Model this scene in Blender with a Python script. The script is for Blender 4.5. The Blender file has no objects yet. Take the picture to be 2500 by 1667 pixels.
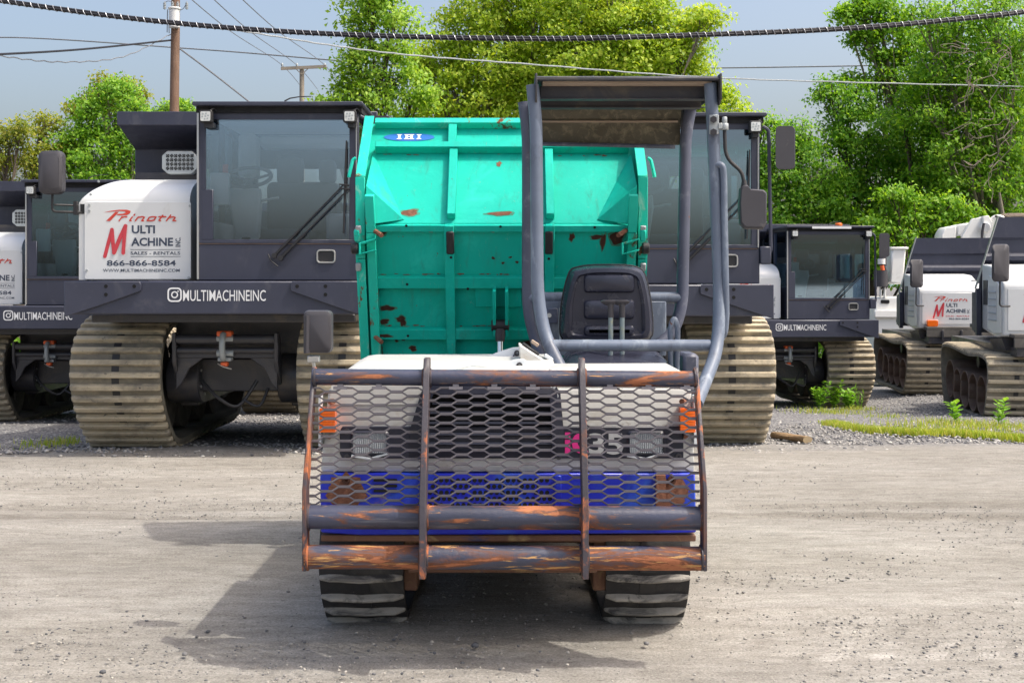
import bpy, bmesh, math, random
import numpy as np
from mathutils import Vector, Matrix

R = math.radians
scene = bpy.context.scene
COL = scene.collection

# ------------------------------------------------------------------ camera
F, U0, V0, CH = 2976.0, 1250.0, 686.0, 1.52      # focal length and horizon in photo pixels, eye height in m
cam_d = bpy.data.cameras.new('camera')
cam_d.sensor_width = 36.0
cam_d.lens = 36.0 * F / 2500.0
cam_d.shift_y = -(833.5 - V0) / 2500.0
cam_d.clip_end = 4000.0
cam_d.clip_start = 0.05
cam = bpy.data.objects.new('camera', cam_d)
COL.objects.link(cam)
cam.location = (0, 0, CH)
cam.rotation_euler = (R(90), 0, 0)
scene.camera = cam

# ------------------------------------------------------------------ sky, sun, exposure
SA, SB = 0.58, -0.17                              # direction to the sun = (SA, SB, 1)
sun_el = math.atan2(1.0, math.hypot(SA, SB))
sun_az = math.atan2(SA, SB)
world = bpy.data.worlds.new('World')
scene.world = world
world.use_nodes = True
wn = world.node_tree
wn.nodes.clear()
sky = wn.nodes.new('ShaderNodeTexSky')
sky.sky_type = 'NISHITA'
sky.sun_disc = False
sky.sun_elevation = sun_el
sky.sun_rotation = sun_az
sky.altitude = 50
sky.air_density = 1.0
sky.dust_density = 7.0
sky.ozone_density = 0.3
bg = wn.nodes.new('ShaderNodeBackground')
bg.inputs['Strength'].default_value = 0.15
wo = wn.nodes.new('ShaderNodeOutputWorld')
wn.links.new(sky.outputs[0], bg.inputs[0])
wn.links.new(bg.outputs[0], wo.inputs[0])

sun_d = bpy.data.lights.new('sun', 'SUN')
sun_d.energy = 2.0
sun_d.angle = R(0.6)
sun_d.color = (1.0, 0.95, 0.86)
sun = bpy.data.objects.new('sun', sun_d)
COL.objects.link(sun)
sun.rotation_euler = Vector((SA, SB, 1)).to_track_quat('Z', 'Y').to_euler()
sun.location = (20, -6, 34)

scene.view_settings.view_transform = 'Standard'
scene.view_settings.look = 'None'
scene.view_settings.exposure = 0.84
scene.view_settings.gamma = 1.0
scene.cycles.max_bounces = 10
scene.cycles.diffuse_bounces = 6
scene.cycles.transmission_bounces = 8
scene.cycles.transparent_max_bounces = 12
scene.cycles.use_denoising = True

rng = random.Random(7)
nrg = np.random.default_rng(11)


def P(u, v, d):
    return Vector(((u - U0) * d / F, d, CH - (v - V0) * d / F))


def ground_z(x, y):
    t = min(max(y - 10.6, 0.0), 24.0)
    t = t * t / (t + 0.8)
    a = min(max((y - 18.5) / 4.5, 0.0), 1.0)
    b = min(max((x - 5.8) / 2.2, 0.0), 1.0)
    return -0.066 * t + 0.17 * a * a * (3 - 2 * a) * b * b * (3 - 2 * b)


# ------------------------------------------------------------------ materials
MATS = {}


def node_mat(name):
    m = bpy.data.materials.new(name)
    m.use_nodes = True
    nt = m.node_tree
    nt.nodes.clear()
    out = nt.nodes.new('ShaderNodeOutputMaterial')
    MATS[name] = m
    return m, nt, out


def nn(nt, t, **kw):
    n = nt.nodes.new(t)
    for k, v in kw.items():
        setattr(n, k, v)
    return n


def lk(nt, a, b):
    nt.links.new(a, b)


def noise(nt, vec, scale, detail=6, rough=0.6, dist=0.0):
    n = nn(nt, 'ShaderNodeTexNoise')
    n.inputs['Scale'].default_value = scale
    n.inputs['Detail'].default_value = detail
    n.inputs['Roughness'].default_value = rough
    n.inputs['Distortion'].default_value = dist
    if vec is not None:
        lk(nt, vec, n.inputs['Vector'])
    return n.outputs['Fac']


def ramp(nt, fac, p0, p1, c0=(0, 0, 0, 1), c1=(1, 1, 1, 1)):
    n = nn(nt, 'ShaderNodeValToRGB')
    n.color_ramp.elements[0].position = p0
    n.color_ramp.elements[1].position = p1
    n.color_ramp.elements[0].color = c0
    n.color_ramp.elements[1].color = c1
    lk(nt, fac, n.inputs[0])
    return n.outputs[0]


def mix(nt, fac, a, b, mode='MIX'):
    n = nn(nt, 'ShaderNodeMix', data_type='RGBA', blend_type=mode)
    for sock, val in ((n.inputs[0], fac), (n.inputs[6], a), (n.inputs[7], b)):
        if isinstance(val, (int, float)):
            sock.default_value = val
        elif isinstance(val, tuple):
            sock.default_value = val if len(val) == 4 else val + (1.0,)
        else:
            lk(nt, val, sock)
    return n.outputs[2]


def coords(nt, scale=(1, 1, 1), kind='Object'):
    tc = nn(nt, 'ShaderNodeTexCoord')
    mp = nn(nt, 'ShaderNodeMapping')
    mp.inputs['Scale'].default_value = scale
    lk(nt, tc.outputs[kind], mp.inputs['Vector'])
    oi = nn(nt, 'ShaderNodeObjectInfo')                # every copy gets its own piece of the pattern
    vm = nn(nt, 'ShaderNodeVectorMath', operation='MULTIPLY_ADD')
    cb = nn(nt, 'ShaderNodeCombineXYZ')
    for k in range(3):
        lk(nt, oi.outputs['Random'], cb.inputs[k])
    lk(nt, cb.outputs[0], vm.inputs[0])
    vm.inputs[1].default_value = (13.0, 7.0, 5.0)
    lk(nt, mp.outputs[0], vm.inputs[2])
    return vm.outputs[0]


def paint(name, col, rough=0.45, var=0.12, layers=(), bump=0.0, bump_scale=60, metal=0.0, spec=0.5, coat=0.0,
          vscale=2.5):
    """base colour with soft variation, then layers of (colour, scale, lo, hi, stretch, rough) worn in by noise"""
    m, nt, out = node_mat(name)
    b = nn(nt, 'ShaderNodeBsdfPrincipled')
    lk(nt, b.outputs[0], out.inputs[0])
    v = coords(nt)
    n0 = noise(nt, v, vscale, 8, 0.65)
    d = tuple(c * (1 - var) for c in col)
    l = tuple(min(1, c * (1 + var)) for c in col)
    c = mix(nt, ramp(nt, n0, 0.3, 0.7), d, l)
    r = None
    rv = mix(nt, ramp(nt, noise(nt, v, 14, 5), 0.3, 0.75), (rough * .85,) * 3, (min(1, rough * 1.2),) * 3)
    for (lc, sc, lo, hi, st, lr) in layers:
        vv = coords(nt, st)
        f = ramp(nt, noise(nt, vv, sc, 10, 0.68, 0.6), lo, hi)
        n2 = noise(nt, vv, sc * 3.1, 6)
        lc2 = mix(nt, n2, tuple(x * 0.65 for x in lc), tuple(min(1, x * 1.3) for x in lc))
        c = mix(nt, f, c, lc2)
        rv = mix(nt, f, rv, (lr,) * 3)
    lk(nt, c, b.inputs['Base Color'])
    lk(nt, rv, b.inputs['Roughness'])
    b.inputs['Metallic'].default_value = metal
    b.inputs['Specular IOR Level'].default_value = spec
    if coat:
        b.inputs['Coat Weight'].default_value = coat
        b.inputs['Coat Roughness'].default_value = 0.15
    if bump:
        bp = nn(nt, 'ShaderNodeBump')
        bp.inputs['Strength'].default_value = bump
        bp.inputs['Distance'].default_value = 0.01
        lk(nt, noise(nt, v, bump_scale, 6, 0.7), bp.inputs['Height'])
        lk(nt, bp.outputs[0], b.inputs['Normal'])
    return m


RUST = (0.16, 0.055, 0.022)
PRIMER = (0.50, 0.13, 0.05)
DUST = (0.42, 0.37, 0.28)
S1 = (1, 1, 1)

paint('carrier_paint', (0.036, 0.040, 0.064), 0.42, 0.12,
      [((0.11, 0.11, 0.125), 5, 0.56, 0.95, (1, 1, .6), .6), ((0.25, 0.24, 0.23), 9, 0.70, 0.86, (1, 1, 4), .6)])
paint('carrier_frame', (0.040, 0.040, 0.048), 0.33, 0.2,
      [((0.15, 0.125, 0.09), 3, 0.5, 0.9, S1, .8)])
paint('carrier_tread_dust', (0.46, 0.39, 0.275), 0.9, 0.2,
      [((0.13, 0.125, 0.11), 3.0, 0.47, 0.68, (.7, 1, 1), .9), ((0.09, 0.085, 0.075), 22, 0.60, 0.70, S1, .9), ((0.5, 0.46, 0.38), 15, 0.55, 0.8, S1, .95)], bump=.5, bump_scale=40)
paint('carrier_belt', (0.16, 0.145, 0.115), 0.9, 0.25,
      [((0.34, 0.30, 0.22), 4, 0.45, 0.8, S1, .95)], bump=.6, bump_scale=35)
paint('track_inside', (0.10, 0.092, 0.082), 0.8, 0.25, [((0.28, 0.25, 0.20), 3, 0.5, 0.85, S1, .9)])
paint('wheel_brown', (0.15, 0.10, 0.075), 0.75, 0.3, [((0.22, 0.18, 0.13), 5, 0.5, 0.85, S1, .9)])
paint('white_paint', (0.64, 0.655, 0.655), 0.35, 0.03, [((0.5, 0.47, 0.42), 4, 0.62, 0.95, (1, 1, .5), .5)], coat=.2)
paint('truck_white', (0.74, 0.74, 0.71), 0.4, 0.05, [((0.4, 0.37, 0.32), 3, 0.58, 0.9, S1, .6)])
paint('hood_white', (0.52, 0.525, 0.505), 0.45, 0.07,
      [((0.36, 0.31, 0.24), 6, 0.54, 0.78, (.5, 3, 1), .6), ((0.28, 0.25, 0.21), 28, 0.62, 0.72, (.3, 2, 1), .7), (RUST, 11, 0.735, 0.78, S1, .85)], bump=.1)
paint('dumper_blue', (0.012, 0.022, 0.42), 0.35, 0.2, [(RUST, 6, 0.63, 0.70, S1, .85), ((0.03, 0.12, 0.5), 4, .5, .8, S1, .4)])
paint('band_black', (0.016, 0.018, 0.032), 0.38, 0.15, [((0.4, 0.4, 0.4), 20, 0.72, 0.8, S1, .6)])
paint('guard_paint', (0.040, 0.045, 0.075), 0.36, 0.35,
      [((0.20, 0.20, 0.23), 9, 0.56, 0.80, (.25, 1, 3), .5), ((0.17, 0.065, 0.03), 6.5, 0.51, 0.585, (.45, 1, 2.2), .85),
       ((0.36, 0.13, 0.058), 6.5, 0.58, 0.605, (.45, 1, 2.2), .8), ((0.48, 0.25, 0.09), 26, 0.62, 0.66, (.22, 1, 2.5), .8),
       ((0.5, 0.5, 0.5), 40, 0.72, 0.76, S1, .6)], bump=.2)
paint('guard_paint_rusty', (0.040, 0.045, 0.075), 0.38, 0.35,
      [((0.17, 0.17, 0.20), 9, 0.55, 0.80, (.25, 1, 3), .5), ((0.16, 0.06, 0.028), 7, 0.45, 0.54, (.4, 1, 2.2), .9),
       ((0.35, 0.125, 0.055), 7, 0.55, 0.58, (.4, 1, 2.2), .8), ((0.50, 0.28, 0.10), 15, 0.57, 0.61, (.3, 1, 3), .8),
       ((0.55, 0.55, 0.55), 45, 0.69, 0.73, S1, .6)], bump=.3)
paint('guard_plate', (0.045, 0.04, 0.05), 0.5, 0.25,
      [((0.38, 0.12, 0.045), 9, 0.53, 0.60, (1, 1, .5), .85), (RUST, 4, 0.5, 0.66, (1, 1, .5), .9)], bump=.25)
paint('mesh_steel', (0.19, 0.18, 0.20), 0.5, 0.2, [((0.14, 0.12, 0.10), 12, 0.55, 0.8, S1, .7)])
paint('rops_paint', (0.125, 0.155, 0.21), 0.45, 0.2,
      [((0.30, 0.35, 0.41), 8, 0.54, 0.70, (1, 1, .3), .5), ((0.045, 0.05, 0.075), 7, 0.54, 0.74, (1, 1, .25), .45), ((0.4, 0.44, 0.47), 30, 0.66, 0.72, (1, 1, .4), .5), (RUST, 7, 0.66, 0.69, S1, .85)], bump=.12)
paint('rops_dark', (0.075, 0.085, 0.125), 0.5, 0.25,
      [((0.22, 0.23, 0.27), 12, 0.55, 0.8, S1, .6), (RUST, 7, 0.69, 0.74, S1, .85)], bump=.1)
paint('canopy_dark', (0.035, 0.036, 0.045), 0.6, 0.2, [((0.16, 0.14, 0.10), 5, 0.5, 0.85, S1, .9)])
paint('canopy_mouldy', (0.10, 0.09, 0.065), 0.9, 0.3, [((0.30, 0.26, 0.18), 18, 0.5, 0.75, S1, .95)], bump=.3)
paint('canopy_board', (0.36, 0.28, 0.215), 0.8, 0.1, [((0.15, 0.11, 0.08), 4, 0.6, 0.8, (1, 4, 1), .9)])
paint('teal_paint', (0.003, 0.44, 0.345), 0.55, 0.10,
      [((0.03, 0.62, 0.50), 3.2, 0.52, 0.85, S1, .6), ((0.003, 0.40, 0.29), 2.2, 0.5, 0.85, (1, 1, .5), .6),
       ((0.025, 0.29, 0.22), 9, 0.54, 0.78, (2.2, 1, .22), .7), ((0.035, 0.22, 0.16), 4, 0.58, 0.80, (1.4, 1, .5), .75), ((0.13, 0.38, 0.31), 30, 0.63, 0.72, (1.5, 1, .5), .7),
       ((0.12, 0.045, 0.022), 13, 0.685, 0.705, S1, .9), ((0.10, 0.04, 0.02), 45, 0.725, 0.745, S1, .9)], bump=.15, bump_scale=9, spec=.2)
paint('teal_edge', (0.012, 0.52, 0.39), 0.5, 0.12,
      [((0.35, 0.60, 0.50), 6, 0.58, 0.72, (1, 1, .5), .6), (RUST, 8, 0.58, 0.63, (1, 1, .6), .9), ((0.10, 0.04, 0.02), 40, 0.66, 0.70, S1, .9)], bump=.12, spec=.25)
paint('rust_patch', (0.20, 0.085, 0.05), 0.9, 0.3, [((0.10, 0.035, 0.02), 25, 0.45, 0.7, S1, .95)], bump=.5)
paint('rust_stain', (0.03, 0.26, 0.18), 0.8, 0.3, [((0.10, 0.12, 0.06), 30, 0.5, 0.7, S1, .9)])
paint('rust_dark', (0.055, 0.018, 0.010), 0.95, 0.35, [((0.13, 0.05, 0.02), 30, 0.55, 0.75, S1, .95)], bump=.6)
paint('frame_rust', (0.13, 0.065, 0.04), 0.85, 0.3, [((0.30, 0.22, 0.10), 6, 0.55, 0.7, S1, .9), ((0.03, 0.03, 0.08), 5, 0.6, 0.7, S1, .7)], bump=.3)
paint('rubber_track', (0.018, 0.018, 0.020), 0.7, 0.25,
      [((0.33, 0.31, 0.27), 14, 0.64, 0.74, S1, .95), ((0.10, 0.095, 0.085), 3, 0.5, 0.75, S1, .9)], bump=.4, bump_scale=50)
paint('rubber_lug', (0.05, 0.049, 0.049), 0.8, 0.3,
      [((0.30, 0.285, 0.255), 9, 0.40, 0.52, (.5, 1, 1), .95), ((0.03, 0.03, 0.03), 16, 0.62, 0.75, S1, .8)], bump=.5, bump_scale=50)
paint('seat_vinyl', (0.026, 0.028, 0.045), 0.24, 0.15, [((0.09, 0.085, 0.085), 5, 0.55, 0.8, S1, .55)], bump=.08, bump_scale=150)
paint('plastic_dark', (0.045, 0.043, 0.050), 0.5, 0.12, [((0.16, 0.15, 0.14), 8, 0.62, 0.8, S1, .7)])
paint('black_matte', (0.010, 0.010, 0.012), 0.8, 0.1)
paint('hole_black', (0.004, 0.004, 0.005), 0.95, 0.0)
paint('rubber_black', (0.018, 0.018, 0.020), 0.55, 0.15)
paint('chrome', (0.75, 0.74, 0.72), 0.14, 0.03, metal=1.0)
paint('bright_metal', (0.55, 0.55, 0.53), 0.35, 0.08, metal=.8)
paint('galv', (0.36, 0.39, 0.40), 0.5, 0.1, metal=.3)
paint('light_paint_chip', (0.62, 0.66, 0.68), 0.45, 0.05, [((0.25, 0.26, 0.28), 14, 0.58, 0.64, S1, .6)])
paint('lever_paint', (0.22, 0.28, 0.29), 0.5, 0.15, [((0.32, 0.34, 0.22), 20, 0.5, 0.65, S1, .6), (RUST, 22, 0.66, 0.72, S1, .85)])
paint('orange_lens', (0.86, 0.15, 0.008), 0.25, 0.08, coat=.6)
paint('orange_paint', (0.80, 0.14, 0.04), 0.5, 0.08)
paint('lens_glass', (0.42, 0.45, 0.47), 0.10, 0.12, spec=.9, coat=.6, vscale=60)
paint('led_lens', (0.62, 0.64, 0.62), 0.25, 0.2, spec=.8, coat=.4, vscale=40)
paint('decal_red', (0.52, 0.045, 0.06), 0.45, 0.05)
paint('decal_orange_red', (0.56, 0.055, 0.035), 0.45, 0.05)
paint('decal_navy', (0.045, 0.06, 0.095), 0.45, 0.05)
paint('decal_white', (0.70, 0.71, 0.72), 0.45, 0.04)
paint('decal_grey', (0.48, 0.49, 0.49), 0.5, 0.12, vscale=25)
paint('decal_blue', (0.006, 0.13, 0.46), 0.45, 0.06)
paint('decal_pink', (0.72, 0.03, 0.25), 0.45, 0.05)
paint('cab_interior', (0.50, 0.52, 0.55), 0.7, 0.1)
paint('cab_headliner', (0.68, 0.70, 0.71), 0.8, 0.05)
paint('cab_seat', (0.13, 0.14, 0.16), 0.75, 0.1)
paint('console_grey', (0.55, 0.57, 0.58), 0.5, 0.08)
paint('red_plastic', (0.55, 0.04, 0.02), 0.4, 0.05)
paint('pole_wood', (0.17, 0.10, 0.065), 0.85, 0.2, [((0.30, 0.22, 0.17), 6, 0.5, 0.8, (6, 6, .35), .9), ((0.06, 0.035, 0.025), 9, 0.58, 0.75, (8, 8, .3), .9)], bump=.3)
paint('pole_grey_wood', (0.27, 0.235, 0.19), 0.9, 0.2)
paint('log_wood', (0.26, 0.17, 0.085), 0.85, 0.25, [((0.10, 0.06, 0.03), 8, 0.5, 0.75, (.4, 3, 3), .9)], bump=.4)
paint('log_end', (0.38, 0.29, 0.17), 0.9, 0.2)
paint('transformer_grey', (0.62, 0.63, 0.62), 0.4, 0.08)
paint('cable_black', (0.014, 0.014, 0.02), 0.5, 0.1)
paint('cable_wrap', (0.52, 0.53, 0.55), 0.4, 0.05, metal=.3)
paint('wire_grey', (0.16, 0.17, 0.19), 0.5, 0.1)
paint('bark', (0.085, 0.065, 0.048), 0.9, 0.25, bump=.5)
paint('bark_pale', (0.20, 0.17, 0.13), 0.9, 0.25, bump=.4)
paint('hill_haze_green', (0.10, 0.17, 0.16), 0.95, 0.15, vscale=.02)  # blue of distance haze mixed into the forest green


def glass_mat(name, tint, refl, band=None):
    m, nt, out = node_mat(name)
    tr = nn(nt, 'ShaderNodeBsdfTransparent')
    gl = nn(nt, 'ShaderNodeBsdfGlossy')
    gl.inputs['Roughness'].default_value = 0.03
    gl.inputs['Color'].default_value = (0.66, 0.83, 1.0, 1)
    df = nn(nt, 'ShaderNodeBsdfDiffuse')
    df.inputs['Color'].default_value = (0.45, 0.47, 0.46, 1)
    fr = nn(nt, 'ShaderNodeFresnel')
    fr.inputs['IOR'].default_value = 1.5
    mr = nn(nt, 'ShaderNodeMath', operation='MULTIPLY_ADD')
    mr.inputs[1].default_value = 1.5
    mr.inputs[2].default_value = refl
    lk(nt, fr.outputs[0], mr.inputs[0])
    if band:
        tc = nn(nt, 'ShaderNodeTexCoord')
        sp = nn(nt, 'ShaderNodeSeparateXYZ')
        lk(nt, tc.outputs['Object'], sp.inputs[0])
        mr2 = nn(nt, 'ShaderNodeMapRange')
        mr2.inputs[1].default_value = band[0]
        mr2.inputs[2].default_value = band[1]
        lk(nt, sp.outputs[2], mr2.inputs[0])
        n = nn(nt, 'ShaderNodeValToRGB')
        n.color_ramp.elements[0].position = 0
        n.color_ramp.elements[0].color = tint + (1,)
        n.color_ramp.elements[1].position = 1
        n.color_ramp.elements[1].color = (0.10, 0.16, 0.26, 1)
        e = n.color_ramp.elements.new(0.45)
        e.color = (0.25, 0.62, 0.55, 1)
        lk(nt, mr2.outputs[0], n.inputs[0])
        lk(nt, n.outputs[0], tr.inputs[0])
    else:
        tr.inputs[0].default_value = tint + (1,)
    m1 = nn(nt, 'ShaderNodeMixShader')
    m1.inputs[0].default_value = 0.012                 # film of dust on the pane
    lk(nt, tr.outputs[0], m1.inputs[1])
    lk(nt, df.outputs[0], m1.inputs[2])
    m2 = nn(nt, 'ShaderNodeMixShader')
    lk(nt, mr.outputs[0], m2.inputs[0])
    lk(nt, m1.outputs[0], m2.inputs[1])
    lk(nt, gl.outputs[0], m2.inputs[2])
    lk(nt, m2.outputs[0], out.inputs[0])
    return m


glass_mat('cab_glass', (0.95, 0.98, 1.0), 0.21)
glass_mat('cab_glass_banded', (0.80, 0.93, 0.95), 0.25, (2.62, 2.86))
glass_mat('side_glass', (0.85, 0.92, 0.95), 0.06)


def leaf_mat(name, cols, trans=0.35):
    m, nt, out = node_mat(name)
    g = nn(nt, 'ShaderNodeNewGeometry')
    rp = nn(nt, 'ShaderNodeValToRGB')
    rp.color_ramp.elements[0].color = cols[0] + (1,)
    rp.color_ramp.elements[1].color = cols[-1] + (1,)
    for i, c in enumerate(cols[1:-1]):
        e = rp.color_ramp.elements.new((i + 1) / (len(cols) - 1))
        e.color = c + (1,)
    lk(nt, g.outputs['Random Per Island'], rp.inputs[0])
    v = coords(nt)
    big = ramp(nt, noise(nt, v, 0.55, 3), 0.35, 0.65)
    c = mix(nt, big, mix(nt, 1.0, rp.outputs[0], (0.86, 0.9, 0.86), 'MULTIPLY'), rp.outputs[0])
    b = nn(nt, 'ShaderNodeBsdfPrincipled')
    b.inputs['Roughness'].default_value = 0.5
    b.inputs['Specular IOR Level'].default_value = 0.35
    lk(nt, c, b.inputs['Base Color'])
    t = nn(nt, 'ShaderNodeBsdfTranslucent')
    lk(nt, mix(nt, 1.0, c, (1.35, 1.25, 0.55), 'MULTIPLY'), t.inputs[0])
    ms = nn(nt, 'ShaderNodeMixShader')
    ms.inputs[0].default_value = trans
    lk(nt, b.outputs[0], ms.inputs[1])
    lk(nt, t.outputs[0], ms.inputs[2])
    lk(nt, ms.outputs[0], out.inputs[0])
    return m


leaf_mat('leaf_yellow', [(0.24, 0.38, 0.02), (0.34, 0.50, 0.03), (0.46, 0.60, 0.04), (0.60, 0.66, 0.09)], .5)
leaf_mat('leaf_green', [(0.11, 0.27, 0.018), (0.17, 0.37, 0.022), (0.25, 0.47, 0.03), (0.38, 0.56, 0.05)], .5)
leaf_mat('leaf_deep', [(0.09, 0.25, 0.02), (0.14, 0.34, 0.026), (0.22, 0.44, 0.035), (0.34, 0.54, 0.06)], .5)
leaf_mat('leaf_light', [(0.18, 0.36, 0.03), (0.26, 0.46, 0.04), (0.36, 0.55, 0.05), (0.48, 0.64, 0.09)], .5)
leaf_mat('leaf_olive', [(0.15, 0.22, 0.02), (0.24, 0.31, 0.03), (0.33, 0.36, 0.04), (0.42, 0.38, 0.06)], .5)
leaf_mat('grass_blade', [(0.24, 0.38, 0.03), (0.36, 0.48, 0.05), (0.50, 0.52, 0.10), (0.55, 0.50, 0.20)], .4)
leaf_mat('weed_leaf', [(0.14, 0.34, 0.03), (0.22, 0.44, 0.04), (0.30, 0.52, 0.07)], .4)


def stone_mat(name, cols):
    m, nt, out = node_mat(name)
    g = nn(nt, 'ShaderNodeNewGeometry')
    rp = nn(nt, 'ShaderNodeValToRGB')
    rp.color_ramp.elements[0].color = cols[0] + (1,)
    rp.color_ramp.elements[1].color = cols[-1] + (1,)
    for i, c in enumerate(cols[1:-1]):
        e = rp.color_ramp.elements.new((i + 1) / (len(cols) - 1))
        e.color = c + (1,)
    lk(nt, g.outputs['Random Per Island'], rp.inputs[0])
    b = nn(nt, 'ShaderNodeBsdfPrincipled')
    b.inputs['Roughness'].default_value = 0.9
    lk(nt, mix(nt, noise(nt, coords(nt), 30, 5), mix(nt, 1.0, rp.outputs[0], (.7, .7, .7), 'MULTIPLY'), rp.outputs[0]), b.inputs['Base Color'])
    lk(nt, b.outputs[0], out.inputs[0])


stone_mat('stone_dark', [(0.09, 0.095, 0.105), (0.16, 0.16, 0.165), (0.24, 0.23, 0.22), (0.34, 0.325, 0.30), (0.5, 0.47, 0.41)])
stone_mat('stone_gravel', [(0.13, 0.135, 0.15), (0.22, 0.22, 0.23), (0.32, 0.31, 0.30), (0.42, 0.40, 0.37), (0.56, 0.54, 0.50)])


def ground_mat():
    m, nt, out = node_mat('yard_ground')
    b = nn(nt, 'ShaderNodeBsdfPrincipled')
    b.inputs['Roughness'].default_value = 0.95
    b.inputs['Specular IOR Level'].default_value = 0.2
    v = coords(nt)
    vs = coords(nt, (0.10, 1.6, 1))
    vs2 = coords(nt, (0.22, 6.0, 1))
    sand = mix(nt, ramp(nt, noise(nt, v, 0.45, 7, .6), 0.32, 0.68), (0.30, 0.286, 0.262), (0.41, 0.396, 0.37))
    streak = ramp(nt, noise(nt, vs, 1.0, 6, .62, .35), 0.36, 0.66)
    sand = mix(nt, streak, mix(nt, 1.0, sand, (0.84, 0.83, 0.81), 'MULTIPLY'), sand)
    st2 = ramp(nt, noise(nt, vs2, 1.3, 8, .7, .2), 0.42, 0.72)
    sand = mix(nt, st2, sand, mix(nt, 1.0, sand, (1.14, 1.14, 1.13), 'MULTIPLY'))
    band_in = nn(nt, 'ShaderNodeMapRange')             # two darker compacted wheel lines across the yard
    tcb = nn(nt, 'ShaderNodeTexCoord')
    spb = nn(nt, 'ShaderNodeSeparateXYZ')
    lk(nt, tcb.outputs['Object'], spb.inputs[0])
    wob = nn(nt, 'ShaderNodeMath', operation='MULTIPLY_ADD')
    lk(nt, noise(nt, coords(nt, (.35, .35, 1)), 1.0, 4), wob.inputs[0])
    wob.inputs[1].default_value = 0.45
    lk(nt, spb.outputs[1], wob.inputs[2])
    band_in.inputs[1].default_value = 7.9
    band_in.inputs[2].default_value = 8.9
    lk(nt, wob.outputs[0], band_in.inputs[0])
    br_ = nn(nt, 'ShaderNodeValToRGB')
    el = br_.color_ramp.elements
    el[0].position, el[0].color = 0.0, (0, 0, 0, 1)
    el[1].position, el[1].color = 1.0, (0, 0, 0, 1)
    for pz, cz in ((.14, 0), (.22, .8), (.30, .7), (.36, .1), (.48, 0), (.56, .75), (.66, .6), (.74, 0)):
        e_ = el.new(pz)
        e_.color = (cz, cz, cz, 1)
    lk(nt, band_in.outputs[0], br_.inputs[0])
    sand = mix(nt, mix(nt, 1.0, br_.outputs[0], ramp(nt, noise(nt, vs, 2.2, 4), .3, .6), 'MULTIPLY'), sand, mix(nt, 1.0, sand, (0.72, 0.70, 0.68), 'MULTIPLY'))
    # lug prints pressed into the dust at the right
    def mth(op, a, b):
        n_ = nn(nt, 'ShaderNodeMath', operation=op)
        for s_, val in ((n_.inputs[0], a), (n_.inputs[1], b)):
            if isinstance(val, (int, float)):
                s_.default_value = val
            else:
                lk(nt, val, s_)
        return n_.outputs[0]
    sx_ = mth('ADD', spb.outputs[0], mth('MULTIPLY', spb.outputs[1], -.55))
    fx = mth('MODULO', mth('ADD', sx_, 20.0), .215)
    px_ = mth('MULTIPLY', mth('GREATER_THAN', fx, .03), mth('LESS_THAN', fx, .115))
    fy = mth('MODULO', mth('ADD', spb.outputs[1], -4.93), .165)
    py_ = mth('MULTIPLY', mth('LESS_THAN', fy, .10), mth('MULTIPLY', mth('GREATER_THAN', spb.outputs[1], 4.93), mth('LESS_THAN', spb.outputs[1], 5.26)))
    pr_ = mth('MULTIPLY', mth('MULTIPLY', px_, py_), mth('GREATER_THAN', spb.outputs[0], 0.95))
    pr_ = mth('MULTIPLY', pr_, ramp(nt, noise(nt, v, 2.3, 5), .42, .62))
    sand = mix(nt, pr_, sand, mix(nt, 1.0, sand, (1.22, 1.22, 1.24), 'MULTIPLY'))
    # hard-packed grain, drawn out along the driving direction
    g1 = ramp(nt, noise(nt, coords(nt, (0.30, 1, 1)), 16, 9, .72), 0.34, 0.66)
    sand = mix(nt, g1, mix(nt, 1.0, sand, (0.74, 0.73, 0.71), 'MULTIPLY'), mix(nt, 1.0, sand, (1.12, 1.12, 1.11), 'MULTIPLY'))
    g2 = ramp(nt, noise(nt, coords(nt, (0.55, 1, 1)), 48, 6, .75), 0.57, 0.66)
    sand = mix(nt, g2, sand, mix(nt, 1.0, sand, (0.60, 0.59, 0.58), 'MULTIPLY'))
    g3 = ramp(nt, noise(nt, v, 70, 4, .7), 0.62, 0.70)
    sand = mix(nt, g3, sand, mix(nt, 1.0, sand, (1.35, 1.34, 1.32), 'MULTIPLY'))
    fine = noise(nt, v, 95, 4, .75)
    sand = mix(nt, ramp(nt, fine, 0.30, 0.62), mix(nt, 1.0, sand, (0.52, 0.51, 0.50), 'MULTIPLY'), sand)
    vo = nn(nt, 'ShaderNodeTexVoronoi')
    vo.inputs['Scale'].default_value = 26
    lk(nt, v, vo.inputs['Vector'])
    speck = ramp(nt, vo.outputs['Distance'], 0.07, 0.13, (1, 1, 1, 1), (0, 0, 0, 1))
    keep = ramp(nt, noise(nt, v, 7.0, 3), 0.44, 0.56)
    speckf = mix(nt, 1.0, speck, keep, 'MULTIPLY')
    sand = mix(nt, speckf, sand, (0.13, 0.125, 0.12))
    # coarse grey gravel lies further back, from about the parked carriers on
    sp = nn(nt, 'ShaderNodeSeparateXYZ')
    tc = nn(nt, 'ShaderNodeTexCoord')
    lk(nt, tc.outputs['Object'], sp.inputs[0])
    ad = nn(nt, 'ShaderNodeMath', operation='MULTIPLY_ADD')
    lk(nt, noise(nt, coords(nt, (.5, 1, 1)), 0.9, 6), ad.inputs[0])
    ad.inputs[1].default_value = 2.6
    lk(nt, sp.outputs[1], ad.inputs[2])
    gf = nn(nt, 'ShaderNodeMapRange')
    gf.inputs[1].default_value = 12.3
    gf.inputs[2].default_value = 13.3
    lk(nt, ad.outputs[0], gf.inputs[0])
    vg = nn(nt, 'ShaderNodeTexVoronoi')
    vg.inputs['Scale'].default_value = 34
    lk(nt, v, vg.inputs['Vector'])
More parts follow.
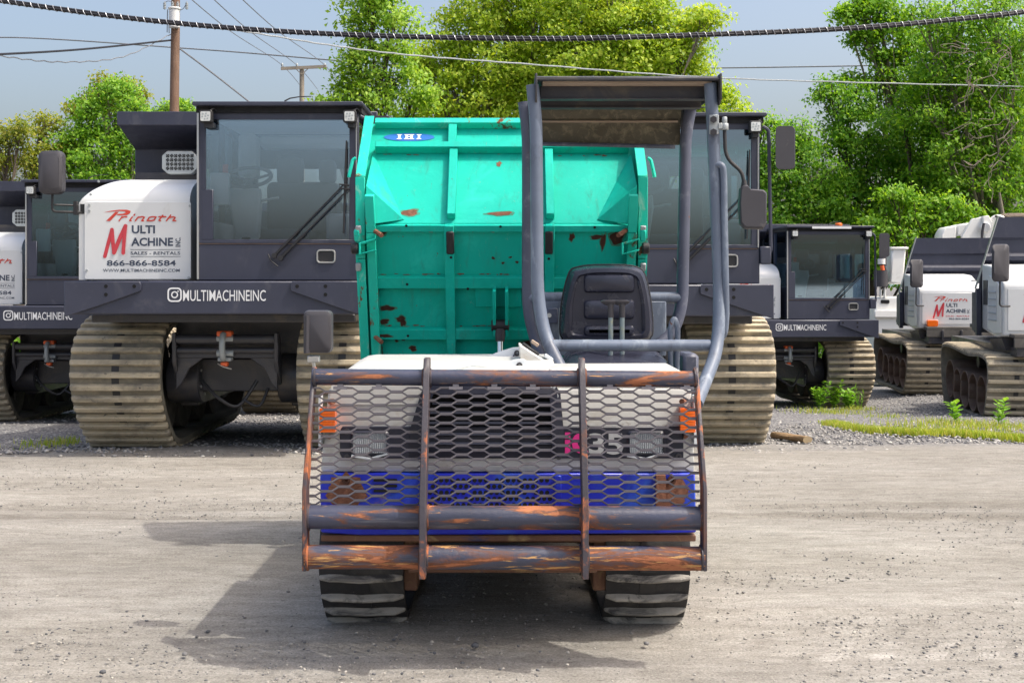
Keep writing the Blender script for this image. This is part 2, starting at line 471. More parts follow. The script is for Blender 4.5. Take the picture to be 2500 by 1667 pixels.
    gcol = mix(nt, ramp(nt, vg.outputs['Distance'], 0.15, 0.6), (0.33, 0.325, 0.32), (0.10, 0.10, 0.105))
    wn_ = nn(nt, 'ShaderNodeSeparateColor')
    lk(nt, vg.outputs['Color'], wn_.inputs[0])
    gcol = mix(nt, wn_.outputs[0], mix(nt, 1.0, gcol, (.6, .6, .63), 'MULTIPLY'), mix(nt, 1.0, gcol, (1.4, 1.38, 1.3), 'MULTIPLY'))
    c = mix(nt, gf.outputs[0], sand, gcol)
    lk(nt, c, b.inputs['Base Color'])
    bp = nn(nt, 'ShaderNodeBump')
    bp.inputs['Strength'].default_value = 0.8
    bp.inputs['Distance'].default_value = 0.02
    h = mix(nt, 0.5, noise(nt, v, 60, 6, .75), noise(nt, vs2, 3, 6))
    h = mix(nt, gf.outputs[0], h, mix(nt, 1.0, vg.outputs['Distance'], (-1, -1, -1), 'MULTIPLY'))
    lk(nt, h, bp.inputs['Height'])
    lk(nt, bp.outputs[0], b.inputs['Normal'])
    lk(nt, b.outputs[0], out.inputs[0])


ground_mat()


# ------------------------------------------------------------------ mesh building
class MB:
    def __init__(self):
        self.v = []
        self.f = []

    def add(self, vs, fs):
        o = len(self.v)
        self.v += [tuple(p) for p in vs]
        self.f += [tuple(i + o for i in f) for f in fs]
        return self

    def box(self, x0, x1, y0, y1, z0, z1):
        return self.add([(x0, y0, z0), (x1, y0, z0), (x1, y1, z0), (x0, y1, z0), (x0, y0, z1), (x1, y0, z1), (x1, y1, z1), (x0, y1, z1)],
                        [(0, 3, 2, 1), (4, 5, 6, 7), (0, 1, 5, 4), (1, 2, 6, 5), (2, 3, 7, 6), (3, 0, 4, 7)])

    def fbox(self, o, ex, ey, ez, r):
        """box in a frame: r = (x0,x1,y0,y1,z0,z1) along the axes ex, ey, ez"""
        o, ex, ey, ez = Vector(o), Vector(ex), Vector(ey), Vector(ez)
        x0, x1, y0, y1, z0, z1 = r
        pts = [o + ex * a + ey * b + ez * c for a, b, c in
               ((x0, y0, z0), (x1, y0, z0), (x1, y1, z0), (x0, y1, z0), (x0, y0, z1), (x1, y0, z1), (x1, y1, z1), (x0, y1, z1))]
        return self.add(pts, [(0, 3, 2, 1), (4, 5, 6, 7), (0, 1, 5, 4), (1, 2, 6, 5), (2, 3, 7, 6), (3, 0, 4, 7)])

    def prism(self, poly, e):
        """poly = list of 3-D points, extruded by the vector e"""
        poly = [Vector(p) for p in poly]
        e = Vector(e)
        n = len(poly)
        vs = poly + [p + e for p in poly]
        fs = [tuple(range(n)), tuple(range(2 * n - 1, n - 1, -1))]
        fs += [(i, (i + 1) % n, n + (i + 1) % n, n + i) for i in range(n)]
        return self.add(vs, fs)

    def tube(self, pts, r, seg=10, cap=True, closed=False):
        pts = [Vector(p) for p in pts]
        n = len(pts)
        rr = r if isinstance(r, (list, tuple)) else [r] * n
        rings = []
        up = None
        for i, p in enumerate(pts):
            if closed:
                t = pts[(i + 1) % n] - pts[i - 1]
            else:
                t = pts[min(i + 1, n - 1)] - pts[max(i - 1, 0)]
            t = t.normalized() if t.length > 1e-9 else Vector((0, 0, 1))
            if up is None:
                a = Vector((0, 0, 1)) if abs(t.z) < 0.9 else Vector((1, 0, 0))
                up = (a - t * a.dot(t)).normalized()
            else:
                up = up - t * up.dot(t)
                up = up.normalized() if up.length > 1e-6 else Vector((1, 0, 0))
            b = t.cross(up)
            rings.append([p + (up * math.cos(2 * math.pi * k / seg) + b * math.sin(2 * math.pi * k / seg)) * rr[i] for k in range(seg)])
        vs = [q for rg in rings for q in rg]
        fs = []
        for i in range(n if closed else n - 1):
            j = (i + 1) % n
            for k in range(seg):
                fs.append((i * seg + k, i * seg + (k + 1) % seg, j * seg + (k + 1) % seg, j * seg + k))
        if cap and not closed:
            fs.append(tuple(range(seg - 1, -1, -1)))
            fs.append(tuple((n - 1) * seg + k for k in range(seg)))
        return self.add(vs, fs)

    def cyl(self, a, b, r, seg=16):
        return self.tube([a, b], r, seg)

    def ring(self, c, axis, r0, r1, w, seg=20):
        """hollow ring: outer r1, inner r0, width w along axis"""
        c, ax = Vector(c), Vector(axis).normalized()
        a = Vector((0, 0, 1)) if abs(ax.z) < .9 else Vector((1, 0, 0))
        e1 = (a - ax * a.dot(ax)).normalized()
        e2 = ax.cross(e1)
        vs = []
        for k in range(seg):
            d = e1 * math.cos(2 * math.pi * k / seg) + e2 * math.sin(2 * math.pi * k / seg)
            vs += [c + d * r0 - ax * w / 2, c + d * r1 - ax * w / 2, c + d * r1 + ax * w / 2, c + d * r0 + ax * w / 2]
        fs = []
        for k in range(seg):
            j = (k + 1) % seg
            for q in range(4):
                fs.append((k * 4 + q, k * 4 + (q + 1) % 4, j * 4 + (q + 1) % 4, j * 4 + q))
        return self.add(vs, fs)

    def loft(self, rings, cap=True):
        n = len(rings[0])
        vs = [p for rg in rings for p in rg]
        fs = []
        for i in range(len(rings) - 1):
            for k in range(n):
                fs.append((i * n + k, i * n + (k + 1) % n, (i + 1) * n + (k + 1) % n, (i + 1) * n + k))
        if cap:
            fs.append(tuple(range(n - 1, -1, -1)))
            fs.append(tuple((len(rings) - 1) * n + k for k in range(n)))
        return self.add(vs, fs)

    def mesh(self, name, mat, bevel=0.0, smooth=True, seg=1, org=(0, 0, 0)):
        me = bpy.data.meshes.new(name)
        o = Vector(org)
        me.from_pydata([tuple(Vector(p) - o) for p in self.v], [], self.f)
        bm = bmesh.new()
        bm.from_mesh(me)
        bmesh.ops.recalc_face_normals(bm, faces=bm.faces)
        if bevel:
            es = [e for e in bm.edges if len(e.link_faces) == 2 and e.calc_face_angle(0) > 0.5]
            bmesh.ops.bevel(bm, geom=es, offset=bevel, offset_type='OFFSET', segments=seg, profile=0.5, affect='EDGES', clamp_overlap=True)
        bm.to_mesh(me)
        bm.free()
        if smooth:
            me.polygons.foreach_set('use_smooth', [True] * len(me.polygons))
            me.set_sharp_from_angle(angle=R(38))
        me.materials.append(MATS[mat])
        return me

    def build(self, name, mat, parent=None, bevel=0.0, smooth=True, seg=1):
        org = world_of(parent)
        me = self.mesh(name, mat, bevel, smooth, seg, org)
        return link(name, me, parent)


def world_of(o):
    p = Vector((0, 0, 0))
    while o is not None:
        p += o.location
        o = o.parent
    return p


def link(name, data, parent=None, loc=None):
    o = bpy.data.objects.new(name, data)
    COL.objects.link(o)
    if parent is not None:
        o.parent = parent
    if loc is not None:
        o.location = loc
    return o


def thing(name, label, cat, loc=(0, 0, 0), group=None):
    o = link(name, None, None, loc)
    o.empty_display_size = 0.2
    return tag(o, label, cat, group)


def tag(o, label, cat=None, group=None, kind=None):
    o['label'] = label
    if cat:
        o['category'] = cat
    if group:
        o['group'] = group
    if kind:
        o['kind'] = kind
    return o


def copy_tree(o, parent=None):
    c = o.copy()
    COL.objects.link(c)
    if parent is not None:
        c.parent = parent
    for ch in list(o.children):
        copy_tree(ch, c)
    return c


def arc_path(pts, rad, n=5):
    """polyline with its corners rounded"""
    pts = [Vector(p) for p in pts]
    out = [pts[0]]
    for i in range(1, len(pts) - 1):
        a, b, c = pts[i - 1], pts[i], pts[i + 1]
        d1, d2 = (a - b), (c - b)
        r = min(rad, d1.length * .48, d2.length * .48)
        p, q = b + d1.normalized() * r, b + d2.normalized() * r
        for k in range(n + 1):
            t = k / n
            out.append(p * (1 - t) ** 2 + b * 2 * t * (1 - t) + q * t * t)
    out.append(pts[-1])
    return out


def rrect(x0, x1, z0, z1, r, n=4):
    out = []
    for cx, cz, a0 in ((x1 - r, z1 - r, 0), (x0 + r, z1 - r, 90), (x0 + r, z0 + r, 180), (x1 - r, z0 + r, 270)):
        for k in range(n + 1):
            a = R(a0 + 90 * k / n)
            out.append((cx + r * math.cos(a), cz + r * math.sin(a)))
    return out


def catmull(pts, n, closed=True):
    out = []
    m = len(pts)
    for i in range(m if closed else m - 1):
        g = lambda j: Vector(pts[j % m]) if closed else Vector(pts[min(max(j, 0), m - 1)])
        p0, p1, p2, p3 = g(i - 1), g(i), g(i + 1), g(i + 2)
        for k in range(n):
            t = k / n
            out.append(.5 * ((2 * p1) + (p2 - p0) * t + (2 * p0 - 5 * p1 + 4 * p2 - p3) * t * t + (3 * p1 - p0 - 3 * p2 + p3) * t ** 3))
    if not closed:
        out.append(Vector(pts[-1]))
    return out


# ---- lettering (flat print laid 2 mm proud of what carries it)
TXT = {}


def text_verts(s, bold=0.0):
    key = (s, bold)
    if key not in TXT:
        cu = bpy.data.curves.new('t', 'FONT')
        cu.body = s
        cu.offset = bold
        cu.resolution_u = 3
        ob = bpy.data.objects.new('t', cu)
        COL.objects.link(ob)
        dg = bpy.context.evaluated_depsgraph_get()
        me = bpy.data.meshes.new_from_object(ob.evaluated_get(dg))
        vs = [(v.co.x, v.co.y) for v in me.vertices]
        fs = [tuple(p.vertices) for p in me.polygons]
        bpy.data.objects.remove(ob)
        bpy.data.meshes.remove(me)
        bpy.data.curves.remove(cu)
        TXT[key] = (vs, fs)
    return TXT[key]


def text_into(mb, s, o, ex, ez, w, h, bold=0.0):
    """print s into the box w x h whose lower left corner is o, along ex and ez"""
    vs, fs = text_verts(s, bold)
    xs = [p[0] for p in vs]
    zs = [p[1] for p in vs]
    x0, x1, z0, z1 = min(xs), max(xs), min(zs), max(zs)
    o, ex, ez = Vector(o), Vector(ex), Vector(ez)
    mb.add([o + ex * ((x - x0) / (x1 - x0) * w) + ez * ((z - z0) / (z1 - z0) * h) for x, z in vs], fs)


def stroke(mb, pts, w, o, ex, ez, en, step=0.0004, caps=True):
    """a brush stroke as flat quads with round joints; each piece a hair prouder than the last"""
    o, ex, ez, en = Vector(o), Vector(ex), Vector(ez), Vector(en)
    k = 0
    for i in range(len(pts) - 1):
        a, b = Vector(pts[i]), Vector(pts[i + 1])
        d = (b - a).normalized()
        nr = Vector((-d.y, d.x)) * w / 2
        q = [a + nr, a - nr, b - nr, b + nr]
        mb.add([o + ex * p.x + ez * p.y + en * (k * step) for p in q], [(0, 1, 2, 3)])
        k += 1
    if caps:
        for p in pts:
            mb.add([o + ex * (p[0] + math.cos(t * math.pi / 6) * w / 2) + ez * (p[1] + math.sin(t * math.pi / 6) * w / 2) + en * (k * step) for t in range(12)], [tuple(range(12))])
            k += 1


for s_, b_ in (('MULTIMACHINEINC', .006), ('ULTI', .03), ('ACHINE', .03), ('INC.', .02), ('SALES - RENTALS', .012), ('866-866-8584', .02),
               ('WWW.MULTIMACHINEINC.COM', .008), ('IHI', .05), ('35', .03), ('MULTIMACHINEINC.COM', .012)):
    text_verts(s_, b_)

# ================================================================== SETTING
def nonuni(a, b, n, fine0, fine1, k):
    """n points from a to b, k of them inside fine0..fine1"""
    m = (n - k) // 2
    lo = fine0 - (fine0 - a) * (np.linspace(1, 0, m, endpoint=False) ** 2.6)
    hi = fine1 + (b - fine1) * (np.linspace(0, 1, m + 1)[1:] ** 2.6)
    return np.concatenate([lo, np.linspace(fine0, fine1, k), hi])


def make_ground():
    xs = nonuni(-700, 700, 330, -7.5, 9, 250)
    ys = nonuni(-300, 1500, 420, 3.4, 20, 340)
    X, Y = np.meshgrid(xs, ys)
    t = np.clip(Y - 10.6, 0, 24)
    t = t * t / (t + 0.8)
    a_ = np.clip((Y - 18.5) / 4.5, 0, 1)
    b_ = np.clip((X - 5.8) / 2.2, 0, 1)
    Z = -0.066 * t + 0.17 * a_ * a_ * (3 - 2 * a_) * b_ * b_ * (3 - 2 * b_)
    near = np.exp(-((Y - 8) / 9) ** 2)
    # shallow ruts left by tracks turning across the yard, and soft unevenness
    for y0, w, d in ((8.15, .10, .018), (7.80, .09, .016), (9.6, .18, .012), (10.35, .2, -.03), (6.7, .15, .010), (4.6, .2, .008)):
        yy = Y - (y0 + 0.05 * np.sin(X * .35 + y0) + .02 * np.sin(X * 1.7 + y0 * 3))
        Z -= d * np.exp(-(yy / w) ** 2)
    for i in range(40):
        f = nrg.uniform(.6, 9)
        a = nrg.uniform(0, 6.28)
        Z += near * 0.006 / f ** .8 * np.sin(f * (np.cos(a) * X * .5 + np.sin(a) * Y * 1.3) + nrg.uniform(0, 6.28))
    Z += near * nrg.normal(0, .0012, Z.shape)
    n, m = X.shape
    co = np.stack([X, Y, Z], -1).reshape(-1, 3)
    idx = np.arange(n * m).reshape(n, m)
    fa = np.stack([idx[:-1, :-1], idx[:-1, 1:], idx[1:, 1:], idx[1:, :-1]], -1).reshape(-1, 4)
    me = bpy.data.meshes.new('ground')
    me.from_pydata([], [], [])
    me.vertices.add(len(co))
    me.vertices.foreach_set('co', co.ravel())
    me.loops.add(fa.size)
    me.polygons.add(len(fa))
    me.polygons.foreach_set('loop_start', np.arange(0, fa.size, 4))
    me.loops.foreach_set('vertex_index', fa.ravel())
    me.update(calc_edges=True)
    me.polygons.foreach_set('use_smooth', np.ones(len(fa), bool))
    me.materials.append(MATS['yard_ground'])
    o = link('ground', me)
    o['kind'] = 'structure'
    o['label'] = 'pale sandy yard ground turning to grey gravel further back'


make_ground()

hm = MB()
prof = [(-420, 3), (-330, 26), (-250, 44), (-170, 40), (-90, 52), (-10, 40), (80, 46), (200, 36), (330, 20), (420, 2)]
top = catmull([(x, 0, z) for x, z in prof], 6, False)
for i in range(len(top) - 1):
    a, b = top[i], top[i + 1]
    rows = []
    for yy, k in ((640, -.1), (690, .6), (760, 1.0), (840, .5), (900, -.1)):
        rows.append((Vector((a.x, yy, a.z * k - 2)), Vector((b.x, yy, b.z * k - 2))))
    for j in range(4):
        hm.add([rows[j][0], rows[j][1], rows[j + 1][1], rows[j + 1][0]], [(0, 1, 2, 3)])
hill = hm.build('hill', 'hill_haze_green')
hill['kind'] = 'structure'
hill['label'] = 'wooded hill, haze painted into its blue-green, far behind the trees'


# ================================================================== TRACKED CARRIERS (one kind, copied)
def track_path(ctrl, n=10):
    return catmull([(0, y, z) for y, z in ctrl], n)


def build_track(parent, name, ctrl, x0, x1, thick, lug_h, lug_w, pitch, belt_mat, lug_mat, wheels, wheel_mat, lug_profile=0.0, slots=True,
                hollow=False, slot_every=1):
    pts = track_path(ctrl)
    n = len(pts)
    cen = sum(pts, Vector()) / n
    nor = []
    for i in range(n):
        t = (pts[(i + 1) % n] - pts[i - 1]).normalized()
        nr = Vector((0, -t.z, t.y))
        if nr.dot(pts[i] - cen) < 0:
            nr = -nr
        nor.append(nr)
    mb = MB()
    rings = []
    for i in range(n):
        p, q = pts[i], pts[i] - nor[i] * thick
        rings.append([Vector((x0, p.y, p.z)), Vector((x1, p.y, p.z)), Vector((x1, q.y, q.z)), Vector((x0, q.y, q.z))])
    rings.append(rings[0])
    mb.loft(rings, cap=False)
    belt = mb.build(name, belt_mat, parent, smooth=True)
    # lugs share one mesh
    w = x1 - x0
    lm = MB()
    if lug_profile:
        for sx in range(8):
            a, b = -w / 2 + w * sx / 8, -w / 2 + w * (sx + 1) / 8
            za = lug_profile * math.sin(sx / 8 * 6.283 * 1.5)
            zb = lug_profile * math.sin((sx + 1) / 8 * 6.283 * 1.5)
            vs = []
            for xx, zz, ee in ((a, za, sx), (b, zb, sx + 1)):
                lug_h_ = lug_h * (.30 if ee in (0, 8) else 1)
                vs += [(xx, -lug_w / 2 + zz, -.004), (xx, lug_w / 2 + zz, -.004), (xx, lug_w * .36 + zz, lug_h_), (xx, -lug_w * .36 + zz, lug_h_)]
            fs = [(0, 1, 5, 4), (1, 2, 6, 5), (2, 3, 7, 6), (3, 0, 4, 7)]
            if sx == 0:
                fs.append((0, 3, 2, 1))
            if sx == 7:
                fs.append((4, 5, 6, 7))
            lm.add(vs, fs)
    else:
        c = .012
        xs = (-w / 2 + .004, -w / 2 + .03, w / 2 - .03, w / 2 - .004)
        sec = [(-lug_w / 2, -.004), (lug_w / 2, -.004), (lug_w * .38, lug_h), (-lug_w * .38, lug_h)]
        k = (.72, 1, 1, .72)
        lm.loft([[Vector((x, y, z * kk if z > 0 else z)) for y, z in sec] for x, kk in zip(xs, k)])
    lme = lm.mesh('lug', lug_mat, bevel=.005)
    sm = MB().box(-.033, .033, -.03, .03, -.01, .004).mesh('slot', 'rubber_black')
    seg = [(pts[(i + 1) % n] - pts[i]).length for i in range(n)]
    L = sum(seg)
    cnt = max(8, round(L / pitch))
    acc, i, done = 0.0, 0, 0.0
    for k in range(cnt):
        for half in (0, .5):
            target = (k + half) * L / cnt
            while done + seg[i] < target and i < n - 1:
                done += seg[i]
                i += 1
            t = (target - done) / seg[i]
            p = pts[i].lerp(pts[(i + 1) % n], t)
            nr = nor[i].lerp(nor[(i + 1) % n], t).normalized()
            if half == .5 and (not slots or k % slot_every):
                continue
            tx = Vector((1, 0, 0))
            ty = nr.cross(tx)
            M = Matrix((tx, ty, nr)).transposed().to_4x4()
            M.translation = Vector(((x0 + x1) / 2, p.y, p.z))
            o = link('lug' if half == 0 else 'drive_slot', lme if half == 0 else sm, belt)
            o.matrix_local = M
    for (wy, wz, wr) in wheels:
        wb = MB()
        xc = (x0 + x1) / 2
        if hollow:
            wb.ring((xc, wy, wz), (1, 0, 0), wr * .93, wr, w * .86, 28)
            wb.cyl((xc - .05, wy, wz), (xc + .05, wy, wz), wr * .94, 24)
        else:
            for s in (-1, 1):
                wb.cyl((xc + s * w * .10, wy, wz), (xc + s * w * .30, wy, wz), wr, 20)
            wb.cyl((xc - w * .32, wy, wz), (xc + w * .32, wy, wz), wr * .35, 12)
        wb.build('roller', wheel_mat, belt, bevel=.006)
    return belt


def lettering(parent, spec, y, conv):
    """spec rows: (text, u0, u1, v_top, v_bottom, material, bold, name)"""
    for (s, u0, u1, v0, v1, mat, bold, nm) in spec:
        a, b = conv(u0, v1), conv(u1, v0)
        mb = MB()
        text_into(mb, s, (a[0], y, a[1]), (1, 0, 0), (0, 0, 1), b[0] - a[0], b[1] - a[1], bold)
        mb.build(nm, mat, parent, smooth=False)


def brand_panel(panel, y, conv, sales_mat='decal_navy', lines=True, small=True):
    """the sales sign on the hood panel; conv maps the sign's own drawing grid (x right, y down) to x,z"""
    def to(pts):
        return [conv(*p) for p in pts]
    k = abs(conv(1, 0)[0] - conv(0, 0)[0])
    # script word, drawn stroke by stroke
    mb = MB()
    o, ex, ez, en = (0, y, 0), (1, 0, 0), (0, 0, 1), (0, -1, 0)
    bowl = [(728, 757), (800, 740), (900, 727), (985, 727), (1026, 740), (1020, 765), (985, 786), (920, 789), (872, 786), (884, 773), (940, 771),
            (972, 758), (962, 745), (900, 741), (820, 748)]
    mb.add([Vector((p[0], y, p[1])) for p in to(bowl)], [tuple(range(len(bowl)))])
    mb.add([Vector((p[0], y - .0006, p[1])) for p in to([(858, 750), (897, 750), (803, 850), (757, 850)])], [(0, 1, 2, 3)])

    def sh(pts):
        return [(x + h * .78, 850 - h) for x, h in pts]
    words = [[(897, 4), (897, 46)], [(905, 40), (925, 47), (950, 44)],
             [(1010, 44), (1010, 6), (1030, 2)], [(1014, 62), (1014, 72)],
             [(1075, 3), (1075, 44)], [(1080, 40), (1120, 47), (1145, 40), (1145, 4), (1165, 2)],
             [(1205, 4), (1200, 38), (1225, 46), (1270, 44), (1275, 10), (1250, 2), (1205, 4)],
             [(1330, 62), (1330, 8), (1352, 2)], [(1300, 46), (1375, 46)],
             [(1415, 3), (1415, 64)], [(1420, 38), (1460, 45), (1485, 38), (1485, 5), (1520, 2)]]
    for j, w in enumerate(words):
        stroke(mb, to(sh(w)), 15 * k, (0, y - .0003 * j, 0), ex, ez, en, .0003)
    mb.build('script_lettering', 'decal_orange_red', panel, smooth=False)
    mb = MB()
    stroke(mb, to([(744, 1236), (782, 1090), (822, 945)]), 40 * k, o, ex, ez, en)
    stroke(mb, to([(822, 945), (832, 1080), (846, 1196)]), 42 * k, (0, y - .003, 0), ex, ez, en)
    stroke(mb, to([(846, 1196), (905, 1050), (972, 905)]), 44 * k, (0, y - .006, 0), ex, ez, en)
    stroke(mb, to([(972, 905), (958, 1050), (948, 1200)]), 40 * k, (0, y - .009, 0), ex, ez, en)
    mb.build('initial_letter', 'decal_red', panel, smooth=False)
    rows = [('ULTI', 1038, 1292, 897, 987, 'decal_navy', .03, 'lettering'), ('ACHINE', 1030, 1490, 1032, 1124, 'decal_navy', .03, 'lettering'),
            ('SALES - RENTALS', 1025, 1568, 1183, 1219, sales_mat, .012, 'lettering')]
    if small:
        rows += [('866-866-8584', 765, 1520, 1278, 1340, 'decal_navy', .02, 'phone_number'),
                 ('WWW.MULTIMACHINEINC.COM', 722, 1562, 1372, 1406, 'decal_navy', .008, 'web_address')]
    else:
        rows += [('866-866-8584', 1100, 1560, 1245, 1285, 'decal_navy', .02, 'phone_number')]
    lettering(panel, rows, y, conv)
    mb = MB()
    a, b = conv(1572, 1132), conv(1515, 1030)
    text_into(mb, 'INC.', (a[0], y, a[1]), (0, 0, 1), (-1, 0, 0), b[1] - a[1], a[0] - b[0], .02)
    mb.build('lettering', 'decal_navy', panel, smooth=False)
    if lines:
        mb = MB()
        for vy in (1160, 1236):
            a, b = conv(1025, vy), conv(1572, vy + 5)
            mb.add([(a[0], y, b[1]), (b[0], y, b[1]), (b[0], y, a[1]), (a[0], y, a[1])], [(0, 1, 2, 3)])
        mb.build('rule_line', 'decal_navy', panel, smooth=False)


CX2, CY2 = -2.51, 10.35


def LX(u, yl):
    return (u - U0) * (CY2 + yl) / F - CX2


def LZ(v, yl):
    return CH - (v - V0) * (CY2 + yl) / F


def build_carrier():
    t = thing('tracked_carrier', 'x', 'tracked carrier')
    # --- bumper beam with its two side plates and print
    b = MB().box(-1.25, 1.25, 0, .22, 1.236, 1.519).build('bumper', 'carrier_paint', t, .012)
    for s in (-1, 1):
        def X(u):
            return s * abs(LX(u, -.02)) if s < 0 else -LX(u, -.02)
        pl = [(-1.285, 1.517), (-.645, 1.515), (-.632, 1.49), (-.636, 1.435), (-1.02, 1.30), (-1.285, 1.215)]
        m = MB().prism([(s * -x if s > 0 else x, -.002, z) for x, z in pl], (0, -.022, 0))
        g = m.build('side_plate', 'carrier_paint', b, .004)
        for hx, hz in ((-.93, 1.475), (-.93, 1.405), (-.69, 1.475)):
            hx = -hx if s > 0 else hx
            MB().cyl((hx, -.020, hz), (hx, -.0262, hz), .016, 14).build('bolt_hole', 'hole_black', b)
    x0, x1 = LX(409, 0), LX(444, 0)
    z0, z1 = LZ(737, 0), LZ(702, 0)
    ic = MB()
    o1, o2 = rrect(x0, x1, z0, z1, .034), rrect(x0 + .013, x1 - .013, z0 + .013, z1 - .013, .024)
    nq = len(o1)
    ic.add([(x, -.003, z) for x, z in o1] + [(x, -.003, z) for x, z in o2], [(i, (i + 1) % nq, nq + (i + 1) % nq, nq + i) for i in range(nq)])
    cx, cz = (x0 + x1) / 2, (z0 + z1) / 2
    ic.add([(cx + r * math.cos(a * .314), -.003, cz + r * math.sin(a * .314)) for r in (.030, .019) for a in range(20)],
           [(i, (i + 1) % 20, 20 + (i + 1) % 20, 20 + i) for i in range(20)])
    ic.add([(x1 - .032 + .007 * math.cos(a * .785), -.003, z1 - .032 + .007 * math.sin(a * .785)) for a in range(8)], [tuple(range(8))])
    ic.build('camera_emblem', 'decal_white', b, smooth=False)
    mb = MB()
    text_into(mb, 'MULTIMACHINEINC', (LX(447, 0), -.003, LZ(735, 0)), (1, 0, 0), (0, 0, 1), LX(649, 0) - LX(447, 0), LZ(708, 0) - LZ(735, 0), .006)
    mb.build('lettering', 'decal_white', b, smooth=False)

    # --- hood: front shell with rounded brow and shoulder
    hx0, hx1 = -1.247, -.285
    rings = []
    for k in range(9):
        a = k / 8 * math.pi / 2
        y = .225 + .62 * (1 - math.cos(a))
        zt = 2.215 + .228 * math.sin(a)
        rs = .03 + .27 * math.sin(a)
        sec = [(hx1, 1.53), (hx0, 1.53), (hx0, zt - rs)]
        for q in range(1, 7):
            th = q / 6 * math.pi / 2
            sec.append((hx0 + rs - rs * math.cos(th), zt - rs + rs * math.sin(th)))
        sec.append((hx1, zt))
        rings.append([Vector((x, y, z)) for x, z in sec])
    rings.append([Vector((p.x, 1.7, p.z)) for p in rings[-1]])
    h = MB().loft(rings).build('hood', 'white_paint', t)
    pan = MB().prism([(x, .224, z) for x, z in rrect(LX(206, .21), LX(466, .21), LZ(682, .21), LZ(493, .21), .02)], (0, -.014, 0)).build('front_panel', 'white_paint', h, .003)
    for (u, v) in ((218, 501), (212, 660), (464, 503), (461, 678), (218, 515), (222, 475), (241, 443)):
        yb = .209 if v > 490 else (.245 if v > 460 else .335)
        MB().cyl((LX(u, yb), yb, LZ(v, yb)), (LX(u, yb), yb - .008, LZ(v, yb)), .011, 8).build('bolt', 'galv', h)
    brand_panel(pan, .208, lambda X, Y: (LX(90 + X / 4.48, .208), LZ(350 + Y / 4.48, .208)))
    MB().box(hx0 - .004, hx0 - .0005, .45, 1.6, 1.62, 2.1).build('side_vent', 'black_matte', h)

    # --- cab shell
    cx0, cx1, cz0, cz1 = -.19, 1.19, 1.525, 3.04
    cab = MB()
    cab.box(cx0, cx1, .125, .165, cz0, 1.838)                       # lower front
    cab.box(cx0, cx1, 1.60, 1.66, cz0, 2.20)                        # rear wall
    cab.box(cx0, cx1, 1.60, 1.66, 2.62, 2.96)
    cab.box(cx0, cx0 + .07, .17, 1.6, cz0, 2.05)
    cab.box(cx1 - .07, cx1, .17, 1.6, cz0, 2.05)
    cab.box(cx0, cx1, .17, 1.6, cz0, cz0 + .04)
    for x in (cx0, cx1 - .06):
        cab.box(x, x + .06, .12, .19, 1.84, 2.98)
        cab.box(x, x + .06, 1.58, 1.67, 1.84, 2.98)
        cab.box(x, x + .05, .85, .92, 2.05, 2.98)
    cab.box(cx0 + .05, cx1 - .05, .125, .20, 2.90, 2.985)
    c = cab.build('cab', 'carrier_paint', t, .008)
    roof = MB().prism([(x, .04, z) for x, z in rrect(cx0 - .03, cx1 + .05, 3.015, 3.05, .016)], (0, 1.66, 0)).build('roof', 'carrier_paint', c, .006)
    MB().box(cx0 - .01, cx1 + .03, .105, 1.66, 2.962, 3.016).build('roof_recess', 'black_matte', roof)
    MB().prism([(.535, .22, 3.05), (.545, .22, 3.05), (.545, .22, 3.085), (.535, .22, 3.085)], (0, .012, 0)).build('antenna_foot', 'rubber_black', roof)
    MB().tube([(.54, .225, 3.08), (.58, .24, 3.105), (.66, .26, 3.122), (.76, .28, 3.128)], [.007, .006, .005, .004], 6).build('antenna', 'rubber_black', roof)
    # front door/windscreen frame with its stepped blackout border, seams and pane
    x0, x1, z0, z1 = LX(492, .12), LX(868, .12), 1.843, 2.962
    fr = MB()
    gx0, gx1, gz0, gz1 = LX(520, .12), LX(853, .12), LZ(585, .12), LZ(279, .12)
    sx0, sz0 = LX(502, .12), LZ(463, .12)
    yf, ye = .118, .150
    fr.box(x0, x1, yf, ye, z0, gz0)
    fr.box(gx1, x1, yf, ye, gz0, z1)
    fr.box(x0, gx1, yf, ye, gz1, z1)
    fr.box(x0, gx0, yf, ye, gz0, sz0)
    fr.box(x0, sx0, yf, ye, sz0, gz1)
    wf = fr.build('windscreen_frame', 'carrier_paint', c, .003)
    MB().box(sx0 - .005, gx1 + .01, .128, .134, gz0 - .01, gz1 + .01).build('windscreen', 'cab_glass', c, smooth=False)
    MB().box(cx0 - .004, cx0 + .012, .108, .122, cz0 + .01, 2.96).build('door_seal', 'bright_metal', c)
    MB().box(x1 + .004, x1 + .012, .110, .124, 1.85, 2.95).build('door_seal', 'bright_metal', c)
    MB().box(cx0 + .01, cx1 - .02, .1235, .128, 1.835, 1.845).build('seam', 'wheel_brown', c)
    # side and rear panes
    MB().box(cx0 + .02, cx0 + .026, .19, 1.58, 2.05, 2.96).build('side_window', 'side_glass', c)
    MB().box(cx1 - .026, cx1 - .02, .19, 1.58, 2.05, 2.96).build('side_window', 'side_glass', c)
    MB().box(cx0 + .06, cx1 - .06, 1.625, 1.631, 2.2, 2.62).build('rear_window', 'side_glass', c)
    # grab handle recess, wipers
    o1, o2 = rrect(LX(773, .11), LX(818, .11), LZ(642, .11), LZ(610, .11), .028), rrect(LX(777, .11), LX(814, .11), LZ(638, .11), LZ(614, .11), .02)
    MB().tube([(x, .118, z) for x, z in rrect(LX(774, .11), LX(817, .11), LZ(641, .11), LZ(611, .11), .026)], .008, 6, closed=True).build('grab_handle', 'bright_metal', c)
    MB().prism([(x, .1235, z) for x, z in o2], (0, -.002, 0)).build('handle_recess', 'rubber_black', c)
    w = MB()
